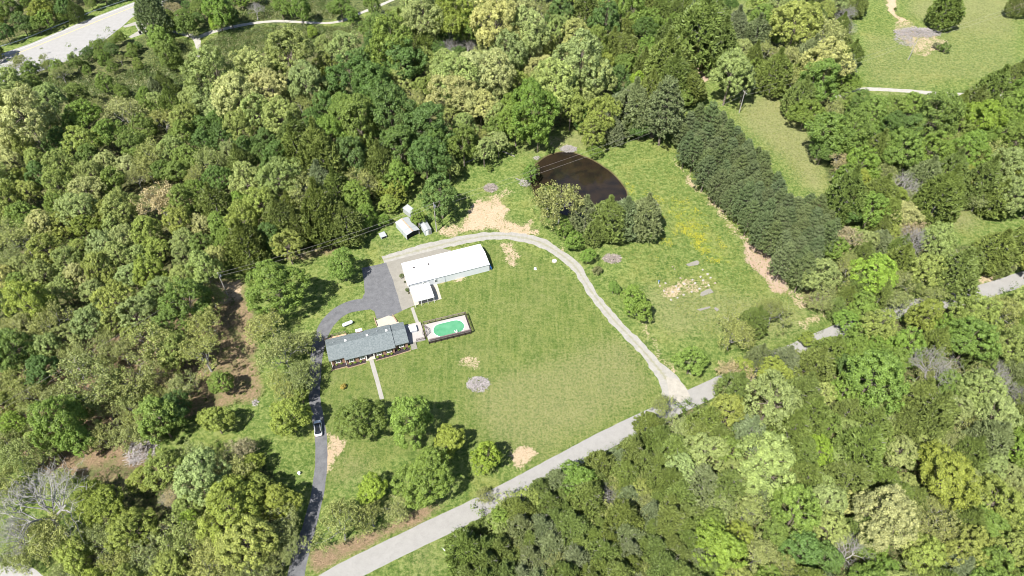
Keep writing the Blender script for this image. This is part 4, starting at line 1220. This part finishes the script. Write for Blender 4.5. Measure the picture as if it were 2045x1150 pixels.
for i in range(3):       # shrub
    r = np.random.RandomState(700+i)
    V_, t_, lc = lobed(r, 1.5, 1.2, 1.15, 6, 60, .38, 34, .12, -.2)
    proto('bush', 1.75, 1.15, (V_, t_), limbs(r, 1.8, lc[:4], .05, .25))

C3 = {   # code: (proto, name, category, look, colour)
 'M': ('broad', 'broadleaf_tree', 'tree', 'mid green leafy tree', (.145, .215, .046)),
 'D': ('broad', 'broadleaf_tree', 'tree', 'deep green dense tree', (.098, .170, .044)),
 'V': ('broad', 'broadleaf_tree', 'tree', 'fresh green leafy tree', (.155, .245, .048)),
 'K': ('broad', 'broadleaf_tree', 'tree', 'yellow-green leafy tree', (.210, .265, .052)),
 'L': ('broad', 'broadleaf_tree', 'tree', 'bright lime tree', (.200, .300, .042)),
 'O': ('oak', 'oak_tree', 'tree', 'pale olive tufted oak', (.248, .312, .112)),
 'Y': ('oak', 'oak_tree', 'tree', 'golden tasselled oak', (.330, .360, .150)),
 'Q': ('oak', 'oak_tree', 'tree', 'yellow-green tufted oak', (.235, .290, .075)),
 'T': ('thin', 'sparse_tree', 'tree', 'thin olive tree', (.235, .275, .100)),
 'B': ('thin', 'sparse_tree', 'tree', 'thin tan-budded tree', (.31, .28, .17)),
 'W': ('thin', 'sparse_tree', 'tree', 'white blossoming tree', (.42, .43, .33)),
 'G': ('bare', 'bare_tree', 'bare tree', 'bare grey branching tree', (.4, .4, .4)),
 'C': ('cedar', 'cedar_tree', 'cedar', 'dark olive cedar', (.128, .172, .042)),
 'E': ('cedar', 'cedar_tree', 'cedar', 'grey-green cedar', (.150, .190, .090)),
 'P': ('pine', 'pine_tree', 'pine', 'blue-green pine', (.115, .155, .066)),
 'S': ('bush', 'shrub', 'shrub', 'green shrub', (.100, .150, .035)),
 'R': ('bush', 'shrub', 'shrub', 'dull grey-green shrub', (.16, .17, .09)),
}
TREES = []   # (x, y, r, code, region)
def add(reg, s):
    for w in s.split(';'):
        w = w.strip()
        if not w: continue
        x, y, r_, c = w.split()
        TREES.append([float(x), float(y), float(r_), c, reg])
add('yard', '683 528 34 V;545 572 60 V;535 640 40 T;562 705 50 T;585 752 40 T;560 770 34 T;606 678 34 T;612 735 28 T;600 788 24 K;578 832 44 K;880 392 46 D;834 434 19 V;708 397 38 V;760 372 22 K;792 382 24 K;775 405 22 K;718 838 50 M;822 843 56 V;902 880 38 K;975 913 37 L;852 946 62 M;748 978 36 L;790 1005 34 T;675 1045 56 T;740 1030 34 T;765 440 14 V')
add('pond', '1120 392 54 T;1095 400 30 M;1128 456 20 V;1146 479 22 V;1175 510 17 V;1216 436 36 C;1250 432 40 E;1290 432 36 E;1170 428 30 E;1190 460 24 C;1187 302 15 M;1060 345 18 V;1195 541 12 R;1225 574 15 V;1262 600 32 V;1285 622 26 V;1380 722 37 V;1465 662 44 T;1510 640 28 C;1548 620 40 T;1640 548 42 O;1645 590 34 T;1745 545 46 L;1722 610 34 V;1470 738 34 B;978 336 9 S;1099 300 9 S')
add('verge', '32 122 20 T;62 140 20 M;95 128 15 T;118 138 20 M;150 124 19 M;176 106 15 D;200 92 17 M;222 98 15 D;240 74 14 M;262 96 13 M;20 156 22 M;275 92 10 D;85 112 9 T;185 88 9 M')
add('guardrail', '18 22 28 M;20 14 20 W;42 46 24 D;10 66 20 D;80 22 24 K;92 38 18 V;128 16 22 D;148 22 15 C;180 4 14 M;122 34 12 V;60 5 20 M')
add('junction', '302 28 30 E;288 12 22 C;345 14 18 B;368 45 26 M;432 22 34 V;458 30 24 D;430 46 16 L;508 14 18 G;316 78 28 V;332 108 28 M;350 124 18 M;380 60 14 T;398 18 20 M;376 118 18 T;622 64 13 L;600 20 24 V;680 15 26 V;560 14 20 V;345 50 18 M;720 40 8 T;770 20 16 T;700 30 18 V;740 8 20 M')
add('brushfield', '326 168 20 C;345 180 16 C;310 178 18 E;210 165 20 V;242 182 16 M;155 190 28 M;186 214 26 T;120 145 20 T;290 190 20 V;400 130 18 T;60 170 24 M')
add('leftwood', '52 236 52 Y;20 175 34 O;100 205 34 O;245 222 40 T;165 232 32 V;215 272 32 V;120 282 28 D;290 222 22 M;322 240 28 T;345 210 24 C;366 272 28 M;315 400 40 B;240 415 34 O;75 345 24 D;300 300 30 T')
add('midwood', '432 152 48 O;472 195 46 Y;418 205 34 O;502 145 44 Y;576 110 46 O;612 168 42 O;535 182 40 Y;560 232 36 O;508 228 34 O;690 100 34 O;700 160 46 D;740 170 42 D;785 92 46 M;800 120 44 D;760 110 24 V;742 190 34 D;780 230 50 D;860 260 50 D;720 250 46 M;660 280 44 V;690 225 34 V;650 220 30 D;795 195 16 B;590 270 34 C;640 310 40 C;560 360 42 O;605 370 40 T;640 420 40 C;590 300 30 C;700 320 40 D;800 300 44 D;850 320 40 D;760 330 34 C;640 360 30 E;690 445 34 C;560 440 34 C;520 410 34 Q;480 440 34 Q;540 340 24 D;655 455 28 C;870 285 34 D;925 290 34 M')
add('topwood', '845 32 44 O;905 36 40 K;990 55 48 Y;1030 30 40 Y;1055 70 44 O;1010 110 40 O;910 160 48 O;885 135 34 O;945 150 44 Y;985 150 40 Y;900 190 44 Y;930 205 36 Y;960 215 34 Y;905 95 22 G;930 90 18 G;1160 135 60 O;1150 72 32 Y;1110 175 46 O;1190 165 38 O;1140 215 34 Q;1205 228 34 Q;1185 265 30 Q;1060 218 48 V;1030 245 34 V;1075 265 28 V;1210 40 32 D;1170 20 30 C;1260 22 30 V;1300 45 26 V;960 110 26 T;1090 20 26 T;1120 30 26 D;940 60 30 V;1015 210 20 V;990 260 24 V;960 275 20 T')
add('cedarwood', '1250 95 28 C;1290 100 28 V;1285 60 24 D;1332 122 44 C;1345 155 34 C;1265 215 34 E;1330 210 38 P;1375 168 32 C;1402 62 52 C;1440 92 36 C;1345 50 20 V;1380 35 20 E;1240 210 26 E;1300 180 26 C;1275 160 18 L;1250 130 22 M;1225 90 24 C;1385 20 20 C;1430 30 28 C;1405 105 24 C;1225 260 20 E;1320 250 14 P')
add('northeast', '1460 148 42 O;1480 104 26 O;1590 48 46 Q;1560 18 30 O;1650 62 36 T;1690 28 22 G;1700 55 16 G;1712 8 20 C;1702 108 18 C;1655 128 44 Y;1640 168 40 V;1695 165 22 V;1600 195 28 C;1578 112 30 T;1548 145 30 C;1610 226 30 M;1510 70 28 E;1620 110 26 E;1530 100 24 T;1490 160 18 P;1520 40 28 M;1585 155 28 T;1665 215 26 T;1680 90 24 C')
add('farfield', '1892 14 30 C;1880 18 20 C;1902 22 22 C;2038 5 22 C;1886 95 14 S;1870 92 9 R;1788 18 4 S;1985 178 36 C;2030 148 26 C;1948 206 30 C;1965 190 26 E')
add('eastwood', '1820 212 24 V;1870 240 48 M;1780 216 24 M;1740 232 34 V;1700 268 40 M;1650 268 44 V;1800 300 42 V;1862 305 40 V;1960 240 38 L;2020 222 34 V;2030 285 34 M;1935 300 36 V;2022 335 38 O;2028 392 34 O;1690 388 34 C;1760 385 30 C;1742 418 32 V;1880 392 36 C;1962 362 32 C;1820 395 22 T;1800 362 32 G;1920 250 30 M;1985 310 34 T;1645 300 24 D;1675 325 24 B;1720 330 34 V;1765 345 26 T;1850 350 30 E;1900 340 28 C;1820 265 30 D;1992 395 30 C;1715 290 26 V')
add('roadwood', '1800 430 34 Y;1830 470 32 G;1830 460 26 B;1872 480 36 O;1910 545 40 C;1990 498 38 C;2040 490 32 C;1776 425 26 C;1700 470 26 B;1670 495 24 V;1730 480 24 O;1800 520 30 C;1850 540 34 Q;1790 560 32 T;1865 580 26 T;1800 600 28 T;1940 520 26 C;1690 640 24 V;1760 480 22 E')
add('southcedar', '1158 960 38 V;1330 812 26 T;1300 850 28 C;1355 935 34 O;1405 900 42 O;1010 1010 30 T;1000 1040 28 V;1280 960 26 T;1205 985 30 G;1060 1000 30 Q;1280 985 28 Q;930 1100 40 C;990 1050 26 O;1100 1090 40 E;1150 1120 34 E;1235 1010 20 T;970 985 18 T;1300 890 16 V')
add('southeast', '1540 800 54 O;1525 928 60 O;1640 898 28 L;1740 758 60 V;1785 720 34 V;1592 1020 50 V;1652 1000 36 O;1650 970 26 O;1762 1035 60 Y;1720 1010 34 Y;1800 1060 34 Y;1700 1105 38 G;1882 955 58 K;1800 905 34 O;1812 965 22 O;1990 830 40 O;1962 782 42 O;1880 728 40 G;1980 880 40 E;1885 1055 40 T;1990 1000 46 Q;1930 1090 46 Q;2015 1090 40 Q;1845 1110 40 Q;1440 1098 52 L;1475 1075 34 K;1568 722 26 E;1515 716 24 E;1714 672 24 V;1738 642 22 T;1450 772 22 T;1630 730 34 C;1704 704 32 V;1612 676 16 K;1590 708 18 T;1750 650 36 Q;1810 690 34 V;1850 632 34 K;1950 632 40 Q;2010 622 36 T;1940 680 44 V;2010 690 40 Q;1990 740 30 G;2030 780 30 G;1580 860 40 C;1600 900 34 C;1720 900 44 C;1700 960 40 C;1740 850 34 C;1860 830 44 C;1830 800 40 C;1900 880 36 T;1470 780 34 C;1470 940 30 O;1500 1010 36 T;1440 1010 34 T;1600 790 36 C;1620 830 34 C;1770 960 26 C;1870 900 14 B;1600 1100 40 D;1650 1120 34 D;1560 1130 34 T;1980 930 30 O;1545 740 30 K;1610 760 16 B;1500 860 30 E;2030 900 34 V;2020 860 24 V;1940 850 24 T;1580 960 26 T;1480 740 26 K;1695 740 30 D;1790 780 30 T;1950 1000 30 O')
add('southwest', '118 850 50 M;150 880 34 V;28 850 28 L;318 838 46 V;350 820 34 D;430 842 32 K;170 752 56 T;255 748 48 T;300 690 44 T;400 700 46 T;442 765 24 M;372 605 50 M;340 650 34 M;180 645 36 O;410 640 34 T;100 640 40 T;30 700 44 M;30 780 28 T;60 610 44 K;230 600 40 Q;250 770 30 G;90 740 34 D;300 740 30 T;40 900 36 T;210 820 26 T;330 760 24 B;420 590 24 T')
add('bottomwood', '68 1010 80 G;5 1000 34 T;40 1060 26 T;20 950 34 T;110 965 30 T;60 1095 34 T;130 1140 30 T;10 1120 26 T;120 1060 50 T;20 1060 44 G;212 1010 46 K;262 1060 44 K;150 1105 40 K;330 935 40 Q;400 955 52 O;460 1020 60 K;490 1080 56 Q;350 1080 46 T;420 1110 44 T;290 1110 40 T;460 930 40 T;510 980 34 Q;330 1000 20 G;380 1040 24 L;230 1120 34 T;540 1120 30 T;556 1000 38 K;585 1092 28 T;350 985 24 B;480 900 28 B;180 980 26 K')
# infill: more individuals where the canopy closes between the surveyed crowns
MIX = {'guardrail': ('MDVKC', 20, 22), 'verge': ('MTMD', 14, 10), 'junction': ('MVDET', 18, 16), 'leftwood': ('OOOOQQQTMYK', 27, 90), 'midwood': ('OQDDMCCTV', 27, 60), 'topwood': ('OYQKMVD', 27, 34),
       'cedarwood': ('CCCCEDMT', 23, 36), 'northeast': ('TCEMQO', 22, 22), 'pinerow': ('P', 17.5, 150), 'eastwood': ('VMMTCDK', 25, 34), 'roadwood': ('CCTQE', 22, 18),
       'southcedar': ('CCCCCCCCETC', 24, 150), 'southeast': ('CCCQTOMVEC', 25, 80), 'southwest': ('TTMQT', 24, 44), 'bottomwood': ('KQTT', 26, 16)}
OPEN = [[(600, 508), (700, 472), (745, 462), (790, 425), (880, 430), (915, 400), (895, 360), (960, 325), (1040, 300), (1090, 278), (1130, 258), (1240, 285), (1330, 265), (1350, 290), (1440, 405), (1550, 520), (1600, 600), (1690, 640), (1700, 652), (1560, 712), (1436, 775), (1330, 835), (1185, 908), (1050, 962), (960, 1010), (905, 1065), (905, 1150), (640, 1150), (600, 1090), (655, 880), (640, 560)],
        [(1450, 232), (1520, 180), (1560, 185), (1630, 260), (1680, 410), (1640, 400), (1560, 320)], [(1722, 0), (2045, 0), (2045, 120), (1930, 185), (1900, 196), (1715, 192), (1704, 90)], [(1850, 430), (1900, 402), (1960, 420), (1990, 455), (1900, 480)],
        [(0, 90), (58, 70), (275, -10), (300, 0), (280, 40), (300, 60), (245, 60), (190, 95), (0, 165)], [(90, 165), (200, 160), (300, 140), (325, 80), (395, 60), (560, 40), (680, 32), (760, 0), (800, 0), (700, 55), (560, 100), (400, 135), (360, 190), (290, 170), (120, 185)],
        [(1680, 652), (1800, 612), (1900, 592), (2045, 545), (2045, 575), (1900, 610), (1700, 660)], [(540, 640), (640, 640), (650, 900), (600, 960), (560, 900)],
        [(110, 905), (250, 885), (255, 950), (120, 965)], [(390, 800), (480, 765), (530, 780), (520, 850), (475, 850), (470, 805), (400, 815)]]
def mk_infill():
    r = np.random.RandomState(11)
    for reg, (mixs, rad, cnt) in MIX.items():
        poly = REG[reg]; xs = [p[0] for p in poly]; ys_ = [p[1] for p in poly]
        got = 0
        for _ in range(6000):
            if got >= cnt: break
            x, y = r.uniform(min(xs), max(xs)), r.uniform(min(ys_), max(ys_))
            if not inpoly(np.array([x]), np.array([y]), poly)[0]: continue
            if x < -40 or x > 2085 or y < -40 or y > 1185: continue
            persp = .78+.42*np.clip(y/1150, 0, 1)
            rr = rad*1.12*persp*(.8+.45*r.rand())
            sx = np.array([x-.8*rr, x+.8*rr, x, x, x-.55*rr, x+.55*rr]); sy = np.array([y, y, y-1.0*rr, y+.9*rr, y-.7*rr, y-.7*rr])
            if any(inpoly(sx, sy, q).any() for q in OPEN): continue
            pk = .52 if reg == 'pinerow' else .46 if reg == 'southcedar' else .60
            if any((x-t[0])**2+((y-t[1])*1.1)**2 < (pk*(rr+t[2]))**2 for t in TREES): continue
            nz = vnoise(np.array([x+r.normal()*12]), np.array([y+r.normal()*12]), 90., 5)[0]
            code = mixs[int(np.clip((nz-.12)/.76, 0, .999)*len(mixs))] if r.rand() < .6 else mixs[r.randint(len(mixs))]
            TREES.append([x, y, rr, code, reg]); got += 1
        print('infill', reg, got)
mk_infill()
TREES = [t for t in TREES if -70 < t[0] < 2115 and -70 < t[1] < 1215]
print('trees', len(TREES))

LM = [('the long white barn', 880, 540), ('the ranch house', 730, 690), ('the pond', 1160, 350), ('the metal sheds', 830, 450), ('the highway guardrail', 120, 50), ('the trail junction', 390, 80),
      ('the far gravel trail', 640, 45), ('the thin wood pole', 455, 575), ('the pine row pole', 1480, 200), ('the far brush mound', 1840, 75), ('the field track', 1800, 185), ('the gravel drive mouth', 1350, 780),
      ('the white rock field', 1375, 570), ('the pink bare soil', 1530, 540), ('the parked car', 637, 857), ('the road shoulder box', 1967, 540), ('the lower clearing', 190, 910), ('the loose brush mound', 283, 898),
      ('the lawn brush mound', 955, 768), ('the woods dirt path', 1385, 130), ('the lone yard tree', 683, 528), ('the grassy gap', 1890, 430), ('the driveway entrance', 590, 1120), ('the fallen white post', 886, 1097),
      ('the big bare tree', 70, 1020), ('the golden oak cluster', 930, 190), ('the huge pale oak', 1525, 928), ('the golden spreading oak', 1762, 1040), ('the lime tree in cedars', 1440, 1100), ('the white bare crown', 1880, 728),
      ('the great pale oak', 1160, 135), ('the big golden oak', 52, 236), ('the tan-topped tree', 315, 400), ('the pines', 1520, 400), ('the small lime tree', 1640, 898), ('the paved corner', 30, 1130), ('the dark tree trio', 790, 270),
      ('the brown litter clearing', 460, 790), ('the saturated green tree', 1745, 545), ('the bend of the trail', 370, 165), ('the flat cedar mass', 1250, 1080), ('the road bend', 1200, 880), ('the shaded west wood', 150, 520), ('the west wood edge', 30, 480), ('the cedar hill', 1400, 60), ('the east thicket', 1800, 290), ('the lower east wood', 1980, 980), ('the upper oak belt', 480, 180), ('the west wood middle', 220, 400), ('the deep wood centre', 430, 330), ('the wood behind the well house', 650, 400)]
_o1 = 'first second third fourth fifth sixth seventh eighth ninth tenth eleventh twelfth thirteenth fourteenth fifteenth sixteenth seventeenth eighteenth nineteenth'.split()
ORD = _o1+[w for t_, th in (('twenty', 'twentieth'), ('thirty', 'thirtieth'), ('forty', 'fortieth'), ('fifty', 'fiftieth'), ('sixty', 'sixtieth'), ('seventy', 'seventieth'), ('eighty', 'eightieth'), ('ninety', 'ninetieth')) for w in [th]+[t_+'-'+q for q in _o1[:9]]]
def side(t, l):
    dx, dy = t[0]-l[1], t[1]-l[2]
    if math.hypot(dx, dy) < 26: return 'right at'
    if abs(dx) > abs(dy)*1.3: return 'east of' if dx > 0 else 'west of'
    return 'below' if dy > 0 else 'above'
cells = {}
for t in TREES:
    if t[4] == 'pinerow': l = min([('the red soil', 1530, 540), ('the pine row pole', 1476, 225), ('the yellow flowers', 1380, 450)], key=lambda q: math.hypot(q[1]-t[0], q[2]-t[1]))
    else: l = min(LM, key=lambda q: math.hypot(q[1]-t[0], q[2]-t[1]))
    key = (('large ' if t[2] > 40 else 'small ' if t[2] < 22 else '')+C3[t[3]][3], ('in the row out from '+l[0] if t[4] == 'pinerow' else side(t, l)+' '+l[0]))
    t.append(key); cells.setdefault(key, []).append((math.hypot(l[1]-t[0], l[2]-t[1]), id(t)))
groups = {'leftwood': 'trees of the west wood', 'midwood': 'trees of the wood above the lot', 'topwood': 'trees of the upper wood', 'cedarwood': 'trees of the cedar hill', 'pinerow': 'pines in the planted row',
          'southcedar': 'trees of the cedar wood below the road', 'southeast': 'trees of the wood below the road', 'yard': 'yard trees', 'pond': 'trees around pond and meadow', 'verge': 'trees along the highway', 'guardrail': 'trees behind the guardrail',
          'junction': 'trees by the trails', 'brushfield': 'trees in the brush field', 'northeast': 'trees at the field head', 'farfield': 'trees of the far field', 'eastwood': 'trees of the east thicket', 'roadwood': 'trees above the road',
          'southwest': 'trees of the lower west wood', 'bottomwood': 'trees at the drive entrance wood'}
def plant(t, seed):
    x, y, rad, code, reg, key = t
    pk, nm, cat, look, colr = C3[code]
    r = random.Random(seed)
    R_, zc, fol, tm = PROTO[pk][r.randrange(len(PROTO[pk]))]
    s = rad*(1.0 if reg in ('verge', 'junction', 'brushfield', 'farfield', 'pond', 'guardrail', 'yard') else 1.12)/ppm(x, y, 6)/R_
    if pk in ('broad', 'oak', 'thin', 'bare'): s = max(s, .28)
    zs = s*r.uniform(.9, 1.12)
    if pk in ('cedar', 'pine'): zs = s*r.uniform(.9, 1.35)
    if pk == 'pine': zs *= 1.12
    if reg in ('leftwood', 'midwood', 'topwood') and pk != 'bush': zs *= 1.08
    if reg in ('southwest', 'southeast', 'eastwood'): zs *= 1.1
    g = G(x, y, zc*zs)
    members = sorted(cells[key])
    lab = key[0]+' '+key[1]
    if len(members) > 1:
        lab += ', '+ORD[min(98, [m_[1] for m_ in members].index(id(t)))]+' in distance'
    e_ = empty(nm, (float(g[0]), float(g[1]), 0), r.random()*6.283, lab, cat, groups.get(reg))
    q_ = r.uniform(.88, 1.14)
    e_.scale = (s*q_, s/q_, zs)
    j = lambda: r.uniform(.88, 1.13)
    b_ = j()
    cc = (colr[0]*b_*(.5+.5*j()), colr[1]*b_, colr[2]*b_*j(), 1)
    o = link('trunk', tm, e_)
    if fol:
        o = link('foliage', fol, e_); o.color = cc
for i, t in enumerate(TREES): plant(t, i)
# foundation and yard shrubs
def shrub(px, r_m, col, label):
    R_, zc, fol, tm = PROTO['bush'][int(px[0]) % 3]
    s = r_m/R_
    g = G(px[0], px[1], zc*s)
    e_ = empty('shrub', (float(g[0]), float(g[1]), 0), px[0] % 6, label, 'shrub', 'garden shrubs')
    e_.scale = (s, s, s)
    link('trunk', tm, e_); o = link('foliage', fol, e_); o.color = (*col, 1)
LG = (.20, .30, .04)
for px, lb in (((672, 727), 'first small lime shrub from the west corner of the house'), ((683, 725), 'second small lime shrub from the west house corner'), ((700, 726), 'small lime shrub under the second house window'), ((709, 724), 'small lime shrub between second and third house windows'), ((720, 721), 'small orange-tipped shrub left of the porch'), ((754, 713), 'small lime shrub just past the porch columns'), ((764, 710), 'small lime shrub under the fourth house window'), ((775, 707.5), 'small lime shrub between fourth and fifth house windows'), ((783, 706), 'small lime shrub under the fifth house window'), ((797, 698), 'small lime shrub in the recessed east bed'), ((808, 696), 'small lime shrub under the sixth house window'), ((817.5, 692), 'bright lime shrub at the patio steps')):
    shrub(px, .42, LG, lb)
shrub((687, 772), .95, (.32, .26, .06), 'round yellow-brown shrub alone on the lawn below the house')
shrub((803, 551), .85, (.13, .17, .07), 'green shrub at the barn end bed near the lot')
shrub((809, 563), .4, (.08, .1, .05), 'tiny dark shrub at the barn end bed')
shrub((812, 579), .7, (.10, .14, .04), 'round green shrub at the barn corner by the carport')
shrub((816, 585), .35, (.12, .12, .06), 'tiny shrub at the carport corner')

# ------------------------------------------------------------------ undergrowth (uncountable)
def scatter(polys, n, size, seed, avoid=True):
    r = np.random.RandomState(seed); out = []
    area = []
    for p in polys: 
        xs = np.array([q[0] for q in p]); ys_ = np.array([q[1] for q in p])
        area.append(.5*abs(np.dot(xs, np.roll(ys_, 1))-np.dot(ys_, np.roll(xs, 1))))
    for p, a_ in zip(polys, area):
        k = int(n*a_/sum(area)); xs = [q[0] for q in p]; ys_ = [q[1] for q in p]
        X = r.uniform(min(xs), max(xs), k*4); Y = r.uniform(min(ys_), max(ys_), k*4)
        m_ = inpoly(X, Y, p); X, Y = X[m_][:k], Y[m_][:k]
        out += list(zip(X, Y))
    return [G(x, y) for x, y in out]
def clumps(name, pts, rr, nl, ls, label, cat, cols, seed, mat='leaf', flat=.7, lift=0):
    r = np.random.RandomState(seed)
    P_ = np.array(pts); n = len(P_)
    P_[:, 2] += lift*r.rand(n)
    rad = rr*(.35+r.rand(n)**2*1.3)
    idx_ = np.repeat(np.arange(n), nl)
    u = unit(len(idx_), r); u[:, 2] = abs(u[:, 2])*flat
    pos = P_[idx_]+u*rad[idx_][:, None]*(.5+.6*r.rand(len(idx_))[:, None])
    V_ = quads(pos, nrm(u+unit(len(u), r)*.6+np.array([0, 0, .3])), ls, ls*.7, r)
    me = mk_foliage(name, V_, .6*r.rand(n)[idx_]+.4*r.rand(len(idx_)), mat)
    o = link(name, me); o.color = (*cols, 1)
    tag(o, label, cat, None, 'stuff')
    return o
field = [(60, 155), (200, 160), (300, 135), (325, 150), (385, 110), (400, 140), (372, 190), (270, 195), (120, 190)]
field2 = [(400, 95), (440, 70), (560, 52), (690, 56), (740, 40), (770, 35), (700, 62), (640, 84), (560, 96), (470, 110), (405, 135)]
field3 = [(450, 42), (520, 5), (620, -10), (700, 0), (660, 36), (560, 34), (500, 38)]
field4 = [(310, 70), (375, 85), (385, 140), (350, 160), (310, 130)]
clumps('undergrowth', scatter([field, field2, field3, field4], 7500, 1, 21), 1.5, 26, .21, 'rank green brush filling the open field between highway and woods', 'brush', (.135, .165, .055), 31)
clumps('undergrowth', scatter([field, field2, field3], 1500, 1, 23), .7, 22, .12, 'dry grey-tan weeds mixed through the open brush field', 'brush', (.30, .29, .16), 33)
clumps('undergrowth', scatter([REG[k] for k in ('leftwood', 'midwood', 'topwood', 'cedarwood', 'northeast', 'eastwood', 'roadwood', 'southeast', 'southcedar', 'guardrail', 'verge')], 7000, 1, 22), 1.5, 34, .18, 'low green undergrowth on the floor of the closed woods', 'undergrowth', (.11, .17, .04), 32, lift=3.2)
clumps('undergrowth', scatter([field, field2, field3, field4], 1500, 1, 41), 1.9, 60, .24, 'dark green low bushes swelling out of the open brush field', 'brush', (.085, .13, .035), 41, flat=.9)
clumps('undergrowth', scatter([field, field2, field3], 900, 1, 43), 1.6, 50, .2, 'pale grey-green bushes dotted over the open brush field', 'brush', (.25, .27, .15), 43, flat=.9)
clumps('undergrowth', scatter([REG['southwest'], REG['bottomwood'], [(330, 590), (440, 545), (520, 700), (530, 790), (350, 850)]], 700, 1, 24), .8, 22, .15, 'scattered low saplings in the lower west wood', 'undergrowth', (.10, .15, .035), 34)
fr = [(880, 340), (960, 312), (1020, 290), (1060, 300), (1000, 320), (930, 345), (880, 420)]
clumps('undergrowth', scatter([fr, [(1040, 330), (1075, 320), (1080, 360), (1050, 400)], [(1520, 700), (1660, 640), (1640, 665), (1560, 700)], [(500, 500), (700, 470), (740, 450), (600, 500)], [(1085, 410), (1140, 450), (1160, 520), (1120, 470)]], 420, 1, 25), .6, 20, .14, 'weedy fringe along wood edges, pond bank and road', 'weeds', (.12, .17, .04), 35)
fl_ = [(1330, 395), (1370, 395), (1440, 460), (1465, 540), (1425, 520), (1375, 480), (1340, 440)]
fp = scatter([fl_, [(1355, 445), (1390, 455), (1440, 520), (1420, 530), (1380, 490)], [(1240, 360), (1330, 400), (1370, 470), (1310, 520), (1300, 460)]], 1500, 1, 26)
r = np.random.RandomState(9)
P_ = np.array(fp); P_ = P_[vnoise(P_[:, 0], P_[:, 1], 2.2, 40)+.5*vnoise(P_[:, 0], P_[:, 1], 8, 41) > .86]
idx_ = np.repeat(np.arange(len(P_)), 4)
pos = P_[idx_]+np.c_[r.normal(size=(len(idx_), 2))*.22, .35+.1*r.rand(len(idx_))]
V_ = quads(pos, nrm(np.array([0, 0, 1])+unit(len(pos), r)*.4), .10, .09, r)
me = mesh_np('wildflowers', V_, np.arange(len(V_)).reshape(-1, 4), None, [M['flowerpetal']])
tag(link('wildflowers', me), 'yellow wildflowers drifting across the meadow toward the pines', 'wildflowers', None, 'stuff')
gm = scatter([[(1180, 290), (1340, 270), (1500, 470), (1600, 620), (1450, 700), (1280, 560), (1210, 470), (1330, 430)], [(1450, 235), (1550, 180), (1650, 330), (1600, 370)], [(1720, 20), (2045, 30), (2045, 130), (1900, 175), (1715, 170)], [(1850, 415), (1960, 410), (1990, 450), (1880, 475)]], 7000, 1, 27)
clumps('grass_tufts', gm, .32, 9, .12, 'coarse grass tufts of the unmown meadow and fields', 'grass', (.17, .20, .055), 36, 'leaf', .5)
